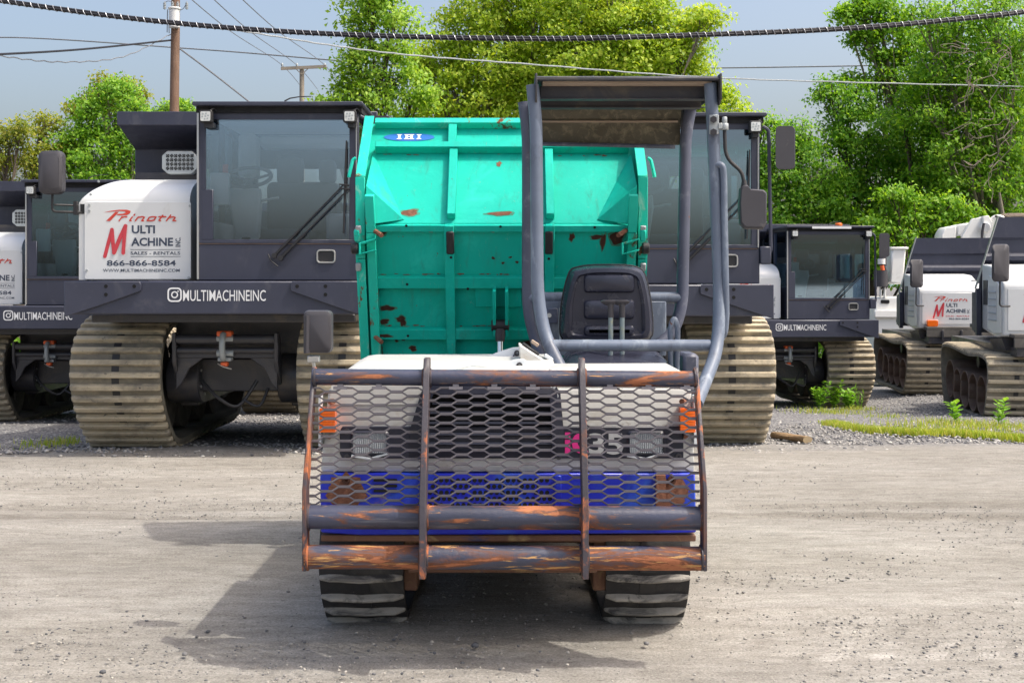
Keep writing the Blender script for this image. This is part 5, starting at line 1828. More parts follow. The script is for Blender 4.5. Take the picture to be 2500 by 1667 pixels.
# ================================================================== LOW CARRIERS ON THE RIGHT (no cab in view, flat tipper bed)
def build_low_carrier():
    t = thing('low_carrier', 'x', 'tracked carrier')
    W = 1.06                                     # half width of the bed
    # hood: side with louvred window, sloping top, front sign panel
    hx0, hx1 = -1.06, .10
    prof = [(.18, 1.14), (.18, 1.30), (.30, 1.96), (.42, 2.03), (1.05, 2.17), (1.40, 2.20), (1.40, 1.16), (.9, 1.14)]
    prof = [(.16, 1.20), (.16, 1.90), (.20, 1.955), (.34, 2.02), (.85, 2.19), (1.35, 2.22), (1.35, 1.26), (.55, 1.16)]
    hd = MB().prism([(hx0, y, z) for y, z in prof], (hx1 - hx0, 0, 0)).build('hood', 'white_paint', t, .035, seg=3)
    sd = MB()
    sd.prism([(hx0 - .001, y, z) for y, z in ((.22, 1.24), (.22, 1.80), (.34, 1.93), (.62, 2.02), (.9, 2.06), (.95, 1.28), (.6, 1.22))], (-.02, 0, 0))
    s_ = sd.build('side_panel', 'white_paint', hd, .006)
    MB().box(hx0 - .026, hx0 - .0215, .42, .86, 1.40, 1.90).build('louver_opening', 'console_grey', s_)
    for k in range(5):
        z = 1.42 + k * .10
        MB().fbox((hx0 - .024, .64, z), (0, 1, 0), (.8, 0, .6), (-.6, 0, .8), (-.215, .215, -.02, .025, -.003, .003)).build('louver', 'galv', s_)
    MB().box(hx0 - .012, hx0 - .0015, 1.0, 1.22, 1.62, 1.98).build('filler_opening', 'carrier_frame', hd)
    pn = MB().box(hx0 + .06, hx1 - .02, .150, .158, 1.28, 1.86).build('front_panel', 'white_paint', hd, .003)
    brand_panel(pn, .148, lambda X, Y: (hx0 + .25 + (X - 722) * .00078, 1.80 - (Y - 727) * .00078), 'decal_red', False, False)
    for x in (hx0 + .1, hx1 - .1):
        MB().box(x, x + .07, .50, .56, 2.075, 2.10).build('hood_clip', 'bright_metal', hd)
    al = MB().prism([(x, .02, z) for x, z in rrect(-.94, -.74, 1.24, 1.36, .03)], (0, .11, 0)).build('amber_lamp', 'orange_lens', t, .008)
    # deck in front with hooks
    dk = MB()
    dk.box(-.98, 1.12, -.10, .155, 1.19, 1.235)
    dk.box(-.98, 1.12, -.10, -.06, 1.05, 1.189)
    d_ = dk.build('deck', 'track_inside', t, .006)
    for k in range(6):
        x = -.7 + k * .34
        MB().box(x - .02, x + .02, -.14, -.101, .99, 1.18).build('deck_hook', 'carrier_frame', d_, .006)
    MB().box(-.94, 1.10, -.08, 3.9, .93, 1.045).build('chassis', 'carrier_frame', t)
    MB().prism([(-1.06, .25, 1.17), (-1.06, .9, 1.12), (-1.0, .9, .98), (-1.0, .25, 1.0)], (.9, 0, 0)).build('hood_skirt', 'carrier_frame', t)
    # side mirror
    m = MB()
    m.tube(arc_path([(-.98, .12, 1.62), (-1.14, .04, 1.62), (-1.14, .02, 1.76), (-1.14, .02, 2.3)], .05), .012, 8)
    arm = m.build('mirror_arm', 'rubber_black', t)
    rings = []
    for y, k in ((-.06, .62), (-.02, .96), (.02, 1.0), (.03, .97)):
        rings.append([Vector((-1.14 + px * k + y * .5, y + px * .35, 2.22 + pz * k)) for px, pz in rrect(-.125, .125, -.26, .26, .05)])
    MB().loft(rings).build('mirror', 'plastic_dark', arm)
    # bed: headboard with stepped profile, side walls narrowing upward, corner post
    hb = MB()
    yb = 1.46
    steps = [(1.20, .0), (2.22, .0), (2.28, -.07), (2.34, -.07), (2.40, -.005), (2.58, -.005), (2.62, -.05), (2.92, -.06)]
    def hw(z):
        return W + .08 - max(0, z - 1.85) * .30
    for i in range(len(steps) - 1):
        (z0, y0), (z1, y1) = steps[i], steps[i + 1]
        hb.add([(-hw(z0), yb + y0, z0), (hw(z0), yb + y0, z0), (hw(z1), yb + y1, z1), (-hw(z1), yb + y1, z1),
                (-hw(z0), yb + y0 + .05, z0), (hw(z0), yb + y0 + .05, z0), (hw(z1), yb + y1 + .05, z1), (-hw(z1), yb + y1 + .05, z1)],
               [(0, 1, 2, 3), (4, 7, 6, 5), (0, 3, 7, 4), (1, 5, 6, 2)] + ([(0, 4, 5, 1)] if i == 0 else []) + ([(3, 2, 6, 7)] if i == len(steps) - 2 else []))
    h = hb.build('headboard', 'carrier_paint', t)
    for s in (-1, 1):
        MB().prism([(s * (W + .085), y, z) for y, z in ((1.405, 1.22), (1.405, 1.80), (1.60, 1.80), (1.60, 1.22))], (-s * .05, 0, 0)).build('bed_side', 'carrier_paint', h, .006)
        MB().prism([(s * (W + .09), y, 1.85) for y in (1.36, 1.44)] + [(s * hw(2.94), y, 2.94) for y in (1.47, 1.39)], (-s * .012, 0, 0)).build('edge_strip', 'bright_metal', h)
        MB().box(min(s * (W + .086), s * (W + .02)), max(s * (W + .086), s * (W + .02)), 1.30, 1.399, 1.16, 1.86).build('corner_post', 'carrier_paint', h, .006)
    MB().box(-W + .35, W, 1.52, 3.6, 1.20, 1.26).build('bed_floor', 'carrier_paint', h)
    # tracks: flat-topped, open sided, with big hollow rollers
    ctrl = [(.42, 0), (.18, .22), (.06, .52), (.04, .76), (.14, .88), (.5, .925), (1.2, .90), (2.1, .95), (2.75, .96), (2.98, .86), (3.0, .55), (2.85, .12), (2.72, 0), (2.0, 0), (1.2, 0)]
    for x0, x1 in ((-1.30, -.52), (.52, 1.30)):
        build_track(t, 'track', ctrl, x0, x1, .035, .036, .055, .12, 'carrier_belt', 'carrier_tread_dust',
                    [(.62, .33, .285), (1.12, .33, .285), (1.62, .33, .285), (2.12, .33, .285), (2.6, .42, .30)], 'wheel_brown', hollow=True, slot_every=2)
    fr = MB()
    fr.box(-.50, .50, .3, 2.8, .35, .92)
    for s in (-1, 1):
        fr.cyl((s * .5, .75, .72), (s * 1.02, .75, .72), .09, 14)
        fr.cyl((s * .5, 1.75, .74), (s * 1.02, 1.75, .74), .09, 14)
    fr.build('track_frame', 'carrier_frame', t)
    return t


low = build_low_carrier()
low['label'] = 'low carrier with amber lamp and red-lettered white hood, behind the rightmost track'
low['group'] = 'low tracked carriers with open beds'
low2 = copy_tree(low)
low2['label'] = 'low carrier cut off by the right edge, hollow brown track rollers facing the weeds'
low.location = (8.60, 22.4, -.56)
low.rotation_euler.z = R(-5)
low2.location = (7.88, 16.7, -.45)
for ch in list(low2.children):
    if ch.name.startswith('amber_lamp'):
        bpy.data.objects.remove(ch)
low2.rotation_euler.z = R(-7.5)


# ================================================================== BUCKET TRUCK BEHIND
def build_truck():
    d = 29.0
    t = thing('bucket_truck', 'white bucket truck with folded boom, standing behind the low carriers', 'truck', (10.0, d, ground_z(10, d)))
    gz = ground_z(10, d)
    b = MB()
    a, c = P(2137, 780, d), P(2560, 700, d)
    b.box(a.x, c.x, d, d + 2.2, gz + .75, P(1, 726, d).z)
    body = b.build('service_body', 'truck_white', t, .03)
    MB().prism([(x, d - .002, z) for x, z in rrect(P(2150, 1, d).x, P(2171, 1, d).x, P(1, 741, d).z, P(1, 732, d).z, .03)], (0, -.02, 0)).build('step_slot', 'hole_black', body)
    MB().box(a.x - .05, c.x, d - .12, d, P(1, 775, d).z, P(1, 757, d).z).build('rear_bumper', 'truck_white', body, .02)
    MB().tube(arc_path([P(2150, 727, d), P(2150, 696, d), P(2160, 696, d), P(2160, 727, d)], .08), .03, 8).build('grab_rail', 'truck_white', body)
    for x in (a.x + .5, c.x - .6):
        for yy in (.15, 1.75):
            MB().cyl((x, d + yy, gz + .45), (x, d + yy + .3, gz + .45), .45, 24).build('wheel', 'rubber_black', t, .03)
    # bucket
    k = MB()
    o1 = [P(2178, 605, d), P(2213, 607, d), P(2206, 694, d), P(2172, 692, d)]
    k.prism(o1, (0, .75, 0))
    bk = k.build('bucket', 'truck_white', t, .04)
    MB().box(P(2174, 1, d).x, P(2217, 1, d).x, d - .04, d + .80, P(1, 609, d).z, P(1, 603, d).z).build('bucket_rim', 'truck_white', bk, .015)
    m = MB()
    m.cyl(P(2150, 660, d), P(2150, 700, d), .16, 14)
    m.cyl(P(2155, 625, d), P(2155, 650, d), .09, 12)
    m.tube(catmull([P(2145, 640, d), P(2160, 655, d), P(2165, 690, d), P(2150, 705, d)], 5, False), .035, 8)
    m.build('bucket_pivot', 'plastic_dark', bk)
    MB().cyl(P(2152, 632, d - .1), P(2152, 645, d - .1), .09, 12).build('insulator', 'truck_white', bk)
    MB().cyl(P(2153, 648, d - .12), P(2155, 660, d - .12), .05, 10).build('red_fitting', 'orange_paint', bk)
    m = MB()
    m.cyl(P(2460, 730, d + 1), P(2460, 640, d + 1), .35, 20)
    m.box(P(2425, 1, d).x, P(2500, 1, d).x, d + .6, d + 1.5, P(1, 640, d).z, P(1, 585, d).z)
    m.build('turret', 'truck_white', t, .03)
    # boom pieces
    bo = MB()
    bo.prism([P(u, v, d + .6) for u, v in ((2298, 572), (2308, 555), (2336, 550), (2336, 582), (2312, 584), (2306, 595), (2298, 594))], (0, .5, 0))
    bo.prism([P(u, v, d + .6) for u, v in ((2337, 549), (2372, 543), (2376, 571), (2337, 577))], (0, .5, 0))
    bo.prism([P(u, v, d + .6) for u, v in ((2308, 588), (2420, 575), (2420, 612), (2300, 620))], (0, .5, 0))
    bm_ = bo.build('boom', 'truck_white', t, .03)
    el = MB()
    el.prism([P(u, v, d + .45) for u, v in ((2348, 577), (2375, 534), (2400, 530), (2416, 540), (2414, 600), (2375, 615))], (0, .12, 0))
    el.prism([P(u, v, d + .35) for u, v in ((2400, 528), (2414, 526), (2424, 545), (2422, 596), (2408, 602), (2404, 570))], (0, .3, 0))
    el.cyl(P(2406, 555, d + .3), P(2406, 555, d + .9), .12, 14)
    e = el.build('elbow_plate', 'truck_white', bm_, .012)
    MB().cyl(P(2436, 546, d + .4), P(2436, 546, d + .9), .22, 20).build('elbow_drum', 'truck_white', bm_, .03)
    MB().tube(catmull([P(2430, 527, d + .3), P(2446, 540, d + .3), P(2440, 572, d + .3), P(2425, 590, d + .3)], 6, False), .03, 8).build('hose', 'rubber_black', bm_)
    MB().tube(catmull([P(2402, 545, d + .2), P(2398, 570, d + .2), P(2398, 600, d + .2)], 6, False), .035, 8).build('hose', 'plastic_dark', bm_)
    cv = MB()
    rings = []
    rr_ = random.Random(4)
    for i in range(7):
        u = 2446 + i * 7
        rings.append([P(u + rr_.uniform(-2, 2), v + rr_.uniform(-2, 2), d + yy) for v, yy in ((530 - i * .6, .7), (528, .95), (545, 1.1), (563, .95), (566 - i, .7), (548, .55))])
    cv.loft(rings).build('canvas_cover', 'truck_white', bm_)
    m = MB()
    m.box(P(2484, 1, d).x, P(2560, 1, d).x, d + .5, d + 1.3, P(1, 600, d).z, P(1, 526, d).z)
    m.build('tool_box', 'truck_white', bm_, .02)
    MB().box(P(2480, 1, d).x, P(2565, 1, d).x, d + .45, d + 1.35, P(1, 526, d).z, P(1, 518, d).z).build('tool_box_lid', 'canopy_board', bm_, .01)
    return t


build_truck()


# ================================================================== POLES AND WIRES
def pole():
    d = 27.0
    x = (427 - U0) * d / F
    gz = ground_z(x, d)
    t = thing('utility_pole', 'brown wooden utility pole with grey transformer can at its top, left', 'utility pole', (x, d, gz))
    zt = P(1, -60, d).z
    MB().tube([(x + .02 * math.sin(i), d, gz + (zt - gz) * i / 8) for i in range(9)], [.125 - .004 * i for i in range(9)], 14).build('shaft', 'pole_wood', t)
    m = MB()
    c = P(428, 45, d)
    m.cyl((c.x + .02, d - .15, P(1, 72, d).z), (c.x + .02, d - .15, P(1, 28, d).z), .115, 18)
    m.cyl((c.x + .02, d - .15, P(1, 28, d).z), (c.x + .02, d - .15, P(1, 23, d).z), .135, 18)
    m.build('transformer', 'transformer_grey', t, .01)
    for u in (402, 421, 434, 456):
        i_ = MB()
        for k in range(4):
            c = P(u, 8 + k * 4, d - .15)
            i_.cyl(c, c + Vector((0, 0, -.022)), .034, 10)
        i_.cyl(P(u, 4, d - .15), P(u, 24, d - .15), .012, 8)
        i_.build('insulator', 'galv', t)
    m = MB()
    m.tube(arc_path([P(402, 8, d - .15), P(410, 2, d - .15), P(420, 6, d - .15)], .1), .008, 6)
    m.tube(arc_path([P(456, 8, d - .15), P(448, 22, d - .15), P(440, 26, d - .15)], .1), .008, 6)
    m.tube([P(409, 24, d - .12), P(408, 80, d - .12)], .010, 6)
    m.tube([P(412, 50, d - .12), P(413, 82, d - .12)], .010, 6)
    m.build('jumper_wire', 'wire_grey', t)


pole()


def far_pole():
    d = 58.0
    x = (737 - U0) * d / F
    t = thing('utility_pole', 'thin grey utility pole with a crossarm, small in the distance', 'utility pole', (x, d, -1.6))
    MB().tube([(x, d, -1.6), (x, d, P(1, 165, d).z)], [.16, .11], 10).build('shaft', 'pole_grey_wood', t)
    a, b = P(686, 168, d - .12), P(797, 163, d - .12)
    ca = MB().fbox((a + b) / 2, (b - a).normalized(), (0, 1, 0), (0, 0, 1), (-(b - a).length / 2, (b - a).length / 2, -.05, .05, -.07, .07)).build('crossarm', 'pole_grey_wood', t)
    for u in (722, 752):
        MB().tube([P(737, 183, d - .13), P(u, 168, d - .13)], .02, 6).build('brace', 'pole_grey_wood', ca)
    for u in (689, 725, 793):
        c = P(u, 163, d - .12)
        MB().tube([c, c + Vector((0, 0, .10)), c + Vector((0, 0, .16))], [.045, .06, .03], 8).build('insulator', 'galv', ca)


far_pole()


def wire(name, pts, d, r, label, mat='wire_grey', n=10, wave=0.0):
    ps = [P(u, v, dd) for u, v, dd in pts]
    c = catmull(ps, n, False)
    if wave:
        c = [p + Vector((0, 0, wave * math.sin(i * 1.9))) for i, p in enumerate(c)]
    o = MB().tube(c, r, 6).build(name, mat)
    tag(o, label, 'cable', 'overhead lines')
    return o


D = 26.9
wire('overhead_wire', [(-120, 130, 40), (0, 92, 40), (500, 122, 40), (1000, 160, 40), (1500, 168, 40), (2150, 160, 40), (2700, 140, 40)], 0, .022,
     'thin straight wire crossing the whole sky behind the pole')
wire('overhead_wire', [(-150, 138, 20), (0, 133, 21), (200, 121, 23.5), (417, 99, 26.9)], 0, .020, 'thick dark cable from the left edge to the wooden pole', 'cable_black')
wire('overhead_wire', [(-150, 112, 20), (0, 137, 21), (150, 152, 23), (300, 139, 25), (417, 84, 26.9)], 0, .011, 'wavy thin cable sagging below the thick one left of the pole', 'wire_grey', 14, .012)
wire('guy_wire', [(437, 118, 27), (520, 180, 27.6), (612, 252, 28.2), (700, 322, 29)], 0, .020, 'slanting guy wire running down right from the wooden pole', 'wire_grey')
wire('overhead_wire', [(470, 64, 24), (600, 78, 24.6), (800, 110, 25.5), (1000, 135, 26.4), (1300, 158, 27.7), (1700, 188, 29.5), (2100, 202, 31), (2700, 216, 33)], 0, .017,
     'pale twisted wire passing across the big trees, just above the canopy', 'galv', 12, .006)
for i, (u0, u1, u2, lab) in enumerate(((452, 689, 740, 'leftmost of the three faint lines to the far crossarm'), (510, 725, 775, 'middle one of the three faint lines to the far crossarm'),
                                       (580, 793, 835, 'rightmost of the three faint lines to the far crossarm'))):
    wire('overhead_wire', [(u0 - 30, -40, 30), ((u0 + u1) / 2 - 6, 78, 42), (u1, 160, 57.9), (u2, 218, 75)], 0, .016, lab)


def cable_bundle():
    d = 18.0
    base = catmull([P(-260, -42, d), P(0, 2, d), (P(400, 54, d)), P(800, 83, d), P(1300, 95, d), P(1700, 86, d), P(2100, 68, d), P(2500, 30, d), P(2800, -12, d)], 26, False)
    t = thing('cable_bundle', 'thick black cable bundle with a pale spiral wrap sagging across the top', 'cable', base[0])
    r = .019
    for k in range(4):
        a = k * math.pi / 2 + .5
        MB().tube([p + Vector((0, math.cos(a) * r, math.sin(a) * r * 1.05)) for p in base], .0185, 8).build('cable', 'cable_black', t)
    # spiral
    tot = [0.0]
    for i in range(1, len(base)):
        tot.append(tot[-1] + (base[i] - base[i - 1]).length)
    sp = []
    pitch = .112
    nst = int(tot[-1] / pitch * 10)
    j = 0
    for i in range(nst):
        s = i * pitch / 10
        while j < len(base) - 2 and tot[j + 1] < s:
            j += 1
        tt = (s - tot[j]) / (tot[j + 1] - tot[j])
        p = base[j].lerp(base[j + 1], tt)
        a = i * .6283
        sp.append(p + Vector((0, math.cos(a) * .042, math.sin(a) * .042)))
    MB().tube(sp, .0055, 4).build('spiral_wrap', 'cable_wrap', t)


cable_bundle()


# ================================================================== TREES
def leaf_mesh(name, pos, nrm, size, mat, aspect=.55):
    n = len(pos)
    rnd = nrg.normal(size=(n, 3))
    a = rnd - nrm * (rnd * nrm).sum(1, keepdims=True)
    a /= np.linalg.norm(a, axis=1, keepdims=True) + 1e-9
    a[:, 2] -= .5
    a /= np.linalg.norm(a, axis=1, keepdims=True)
    b = np.cross(nrm, a)
    b /= np.linalg.norm(b, axis=1, keepdims=True) + 1e-9
    nr = np.cross(a, b)
    s = size[:, None]
    co = np.empty((n, 4, 3), np.float32)
    co[:, 0] = pos - a * s * .5
    co[:, 1] = pos + b * s * aspect * .5 + nr * s * .10
    co[:, 2] = pos + a * s * .5 - nr * s * .06
    co[:, 3] = pos - b * s * aspect * .5 + nr * s * .10
    me = bpy.data.meshes.new(name)
    me.vertices.add(n * 4)
    me.vertices.foreach_set('co', co.ravel())
    me.loops.add(n * 4)
    me.polygons.add(n)
    me.polygons.foreach_set('loop_start', np.arange(0, n * 4, 4))
    me.loops.foreach_set('vertex_index', np.arange(n * 4))
    me.update(calc_edges=True)
    me.materials.append(MATS[mat])
    return me


def make_tree(label, d, u_base, lobes, mat, leaf, per_m2, bark='bark', group=None, spread=1.0, clump=.42, kind='tree', trunk_r=.17, tight=.55, thin=None):
    """lobes: (u, v, radius px, depth offset m) seen from the yard; the crown is filled with twig clumps in real depth"""
    bx = (u_base - U0) * d / F
    gz = ground_z(bx, d) - .02
    name = kind
    t = thing(name, label, kind.replace('_', ' '), (bx, d, gz), group)
    base = Vector((bx, d, gz))
    P_, N_, S_ = [], [], []
    tw = MB()
    for li, (u, v, rp, off) in enumerate(lobes):
        dd = d + off
        c = P(u, v, dd)
        if c.z < gz + .5:
            c.z = gz + .5
        r = rp * dd / F
        rad = np.array([r, r * .9 * spread, r * .92])
        nc = max(8, int(per_m2 * r * r * 3.6))
        dirs = nrg.normal(size=(nc, 3))
        dirs /= np.linalg.norm(dirs, axis=1, keepdims=True)
        rr = (nrg.uniform(0, 1, nc) ** .30) * nrg.uniform(.80, 1.15, nc)
        cen = np.array(c)[None] + dirs * rr[:, None] * rad[None]
        keep = cen[:, 2] > gz + .15
        cen, dirs = cen[keep], dirs[keep]
        if len(cen) == 0:
            continue
        k = nrg.integers(80, 130, len(cen))
        idx = np.repeat(np.arange(len(cen)), k)
        off_ = nrg.normal(size=(len(idx), 3)) * clump * tight * np.array([1, 1, .62])[None]
        off_[:, 2] -= .12 * np.abs(off_[:, 0])
        p = cen[idx] + off_
        nn_ = nrg.normal(size=(len(idx), 3)) * .38 + dirs[idx] * .45 + np.array([.35, -.35, .55])[None]
        nn_ /= np.linalg.norm(nn_, axis=1, keepdims=True)
        P_.append(p)
        N_.append(nn_)
        S_.append(leaf * .76 * nrg.uniform(.5, 1.35, len(idx)))
        # limbs and twigs
        fork = base.lerp(Vector((c.x, c.y, gz)), .12)
        fork.z = gz + (c.z - gz) * .38
        mid = fork.lerp(c, .5) + Vector((rng.uniform(-.4, .4), rng.uniform(-.4, .4), rng.uniform(-.1, .5)))
        path = catmull([base.lerp(fork, .6), fork, mid, c], 4, False)
        tw.tube(path, list(np.linspace(trunk_r * .38, .022, len(path))), 6)
        for q in range(min(len(cen), 14)):
            e = Vector(cen[q])
            m_ = c.lerp(e, .5) + Vector((rng.uniform(-.2, .2), rng.uniform(-.2, .2), rng.uniform(-.05, .25)))
            tw.tube([mid.lerp(c, rng.uniform(.3, 1)), m_, e], [.02, .014, .006], 4)
    P_, N_, S_ = np.concatenate(P_), np.concatenate(N_), np.concatenate(S_)
    top = max(p[2] for p in P_)
    tw.tube([base + Vector((0, 0, -.2)), base + Vector((.1, 0, (top - gz) * .25)), base + Vector((.05, .1, (top - gz) * .5))], [trunk_r * 1.2, trunk_r, trunk_r * .6], 10)
    tw.build('trunk', bark, t)
    P_ = P_ - np.array(base)[None]
    link('crown', leaf_mesh('crown', P_, N_, S_, mat), t)
    return len(P_)


NL = 0
TG = 'trees behind the yard'
# left background
NL += make_tree('olive-tinged tree at the far left edge behind the left carriers', 40, 40,
                [(50, 330, 50, 0), (105, 305, 40, 1), (20, 370, 55, 0), (90, 385, 50, .5), (140, 360, 30, 1), (10, 430, 70, 1), (120, 440, 60, 1)], 'leaf_olive', .165, 5.5, 'bark', TG, clump=.36)
NL += make_tree('tall olive-topped tree between the left mirror and the carrier bed', 41, 240,
                [(265, 222, 42, 0), (215, 262, 40, 0), (300, 225, 30, .5), (325, 270, 34, 0), (260, 300, 62, 0), (195, 330, 55, 0), (160, 370, 45, 0), (310, 345, 60, 0), (240, 390, 75, 0), (330, 420, 60, 0), (170, 430, 60, 0), (250, 470, 80, .5)],
                'leaf_green', .165, 6.5, 'bark_pale', TG, clump=.38)
NL += make_tree('sunburnt olive crown showing above the tall left tree', 42.5, 275,
                [(260, 212, 34, 0), (222, 240, 28, 0), (300, 220, 28, 0), (335, 238, 22, 0), (190, 262, 22, 0), (275, 250, 36, 0)], 'leaf_olive', .165, 6, 'bark', TG, clump=.34)
NL += make_tree('small green treetop showing behind the brown utility pole', 52, 430,
                [(430, 262, 26, 0), (395, 270, 22, 0), (455, 272, 22, 0), (430, 300, 40, 0)], 'leaf_green', .19, 7, 'bark', TG, clump=.36)
# the big bright trees in the middle
NL += make_tree('feathery light green tree just left of centre, sky showing through', 37, 900,
                [(900, 10, 66, 0), (965, 40, 66, 0), (880, 70, 40, 0), (950, 115, 60, 0), (880, 150, 42, 0), (960, 190, 62, 0), (850, 205, 38, 0), (905, 235, 62, 0), (810, 245, 42, 0), (780, 275, 34, 0),
                 (1000, 240, 60, 0), (860, 290, 60, 0), (930, -60, 70, 0), (940, 320, 80, 1)],
                'leaf_light', .19, 5.2, 'bark', TG, clump=.42)
NL += make_tree('broad yellow-green tree behind the raised teal skip', 39, 1200,
                [(1130, 90, 75, 0), (1090, 170, 80, 0), (1180, 40, 90, 0), (1220, 150, 110, 0), (1080, 240, 80, 0), (1180, 250, 100, 0), (1300, 60, 100, 0), (1320, 180, 110, 0), (1290, 280, 100, 0), (1240, -40, 110, 0), (1040, 130, 50, 0),
                 (1150, 330, 110, 1)],
                'leaf_yellow', .19, 6.0, 'bark_pale', TG, clump=.42)
NL += make_tree('broad yellow-green tree right above the canopy roof', 38, 1520,
                [(1430, 40, 100, 0), (1420, 150, 110, 0), (1520, 90, 110, 0), (1600, 50, 95, 0), (1540, 200, 110, 0), (1640, 150, 90, 0), (1680, 60, 70, 0), (1720, 40, 40, -1), (1700, 200, 75, 0), (1650, 270, 90, 0), (1750, 260, 65, 0),
                 (1800, 300, 50, 0), (1500, -50, 120, 0), (1420, 260, 100, 0), (1760, 330, 80, 0), (1600, 340, 100, 1)],
                'leaf_yellow', .19, 6.0, 'bark_pale', TG, clump=.42)
NL += make_tree('deeper green tree standing between the two yellow-green ones', 42, 1380,
                [(1380, -10, 90, 0), (1360, 110, 90, 0), (1370, 230, 90, 0), (1480, 30, 80, 0), (1270, 100, 80, 0), (1560, 140, 90, 0), (1650, 120, 80, 0)], 'leaf_green', .19, 5.0, 'bark', TG, clump=.42)
# the dark wall of trees on the right
NL += make_tree('rounded green tree beside the right carrier mirror', 35, 1900,
                [(1855, 320, 40, 0), (1900, 345, 55, 0), (1955, 340, 60, 0), (1890, 420, 75, 0), (1980, 430, 90, 0), (1900, 510, 85, 0), (1990, 530, 90, 0), (1860, 400, 40, 0), (1840, 470, 50, 0), (1870, 600, 90, 0), (1980, 630, 90, 0)],
                'leaf_deep', .165, 7.5, 'bark', TG, clump=.38)
NL += make_tree('dark dense tree in the middle of the right-hand tree wall', 36, 2120,
                [(2060, 300, 70, 0), (2130, 340, 90, 0), (2060, 400, 80, 0), (2150, 440, 100, 0), (2060, 500, 90, 0), (2160, 560, 100, 0), (2250, 460, 90, 0), (2240, 380, 90, 0), (2080, 600, 90, 0), (2220, 640, 100, 0), (2020, 225, 34, 0), (2060, 230, 50, 0)],
                'leaf_deep', .165, 7.5, 'bark', TG, clump=.38)
NL += make_tree('bright leafy sapling clump above the low carriers', 32, 2230,
                [(2180, 490, 45, 0), (2230, 520, 55, 0), (2150, 545, 45, 0), (2290, 500, 50, 0), (2260, 570, 60, 0), (2180, 590, 50, 0), (2310, 580, 45, 0), (2340, 520, 40, 0), (2200, 650, 60, 0)], 'leaf_green', .165, 6.0, 'bark', TG, clump=.36)
NL += make_tree('tall vine-hung tree reaching over the right edge', 33, 2430,
                [(2260, 30, 60, 0), (2330, 60, 75, 0), (2420, 30, 90, 0), (2480, 110, 90, 0), (2380, 150, 80, 0), (2300, 160, 70, 0), (2450, 230, 90, 0), (2350, 260, 90, 0), (2260, 260, 70, 0), (2420, 350, 100, 0), (2320, 370, 90, 0), (2480, 450, 90, 0), (2390, 470, 90, 0), (2460, 560, 80, 0), (2380, 590, 80, 0), (2500, 640, 90, 0), (2400, 680, 90, 0)],
                'leaf_green', .165, 5.6, 'bark_pale', TG, clump=.42)
NL += make_tree('overhanging branchy crown against the sky at the upper right', 36.5, 2300,
                [(2065, 40, 24, 0), (2105, 25, 34, 0), (2100, 90, 26, 0), (2150, 70, 44, 0), (2140, 130, 30, 0), (2185, 30, 44, 0), (2200, 120, 44, 0), (2140, 0, 40, 0), (2240, 90, 50, 0), (2110, 200, 50, 0), (2170, 200, 50, 0), (2230, 200, 60, 0), (2150, 265, 50, 0)],
                'leaf_green', .19, 5.2, 'bark_pale', TG, clump=.34)
NL += make_tree('full green tree filling the space under the vine-hung one', 34.5, 2330,
                [(2290, 300, 80, 0), (2360, 220, 80, 0), (2440, 300, 90, 0), (2300, 400, 90, 0), (2400, 400, 90, 0), (2480, 380, 80, 0), (2330, 490, 90, 0), (2440, 500, 90, 0), (2490, 220, 80, 0), (2210, 300, 60, 0), (2250, 200, 60, 0), (2300, 100, 60, 0), (2420, 120, 80, 0)],
                'leaf_deep', .17, 7.0, 'bark', TG, clump=.40)
# bare twigs hanging among the vines, part of one dead tree
dt = thing('dead_tree', 'bare grey-brown twigs of a dead tree among the vines at the right edge', 'dead tree', (P(2440, 1, 31).x, 31, ground_z(13, 31)))
m = MB()
rt = random.Random(3)
bz = ground_z(13, 31)
m.tube([(P(2440, 1, 31).x, 31.9, bz), P(2450, 540, 31.9), P(2440, 470, 31.9)], [.10, .07, .03], 8)
for i in range(34):
    u, v = rt.uniform(2330, 2495), rt.uniform(80, 420)
    a = P(u, v, 31 + rt.uniform(-.8, .3))
    pts = [a]
    for k in range(5):
        a = a + Vector((rt.uniform(-.35, .25), rt.uniform(-.1, .1), rt.uniform(-.32, .12)))
        pts.append(a)
    m.tube(catmull(pts, 3, False), [.009] * 15 + [.004], 4)
m.build('branches', 'bark_pale', dt)
# scrubby undergrowth at the foot of the trees
def scrub():
    n = 700
    P_, N_, S_ = [], [], []
    for i in range(n):
        x = rng.uniform(-26, 20)
        y = rng.uniform(33, 37)
        z = ground_z(x, y)
        h = rng.uniform(.5, 2.0)
        k = 55
        o = nrg.normal(size=(k, 3)) * np.array([.55, .5, .38]) + np.array([x, y, z + h * .6])
        o[:, 2] = np.maximum(o[:, 2], z + .03)
        P_.append(o)
        v = nrg.normal(size=(k, 3)) * .6 + np.array([0, -.2, .8])
        N_.append(v / np.linalg.norm(v, axis=1, keepdims=True))
        S_.append(.16 * nrg.uniform(.6, 1.4, k))
    o = link('undergrowth', leaf_mesh('undergrowth', np.concatenate(P_), np.concatenate(N_), np.concatenate(S_), 'leaf_deep'))
    tag(o, 'tangled undergrowth at the foot of the trees', 'undergrowth', kind='stuff')


scrub()

# ================================================================== GRASS, WEEDS, LOG, STONES
def gp(u, v):
    """point of the yard seen at a photo pixel"""
    d = 11.0
    for _ in range(25):
        x = (u - U0) * d / F
        d = (CH - ground_z(x, d)) * F / (v - V0)
    x = (u - U0) * d / F
    return Vector((x, d, ground_z(x, d)))


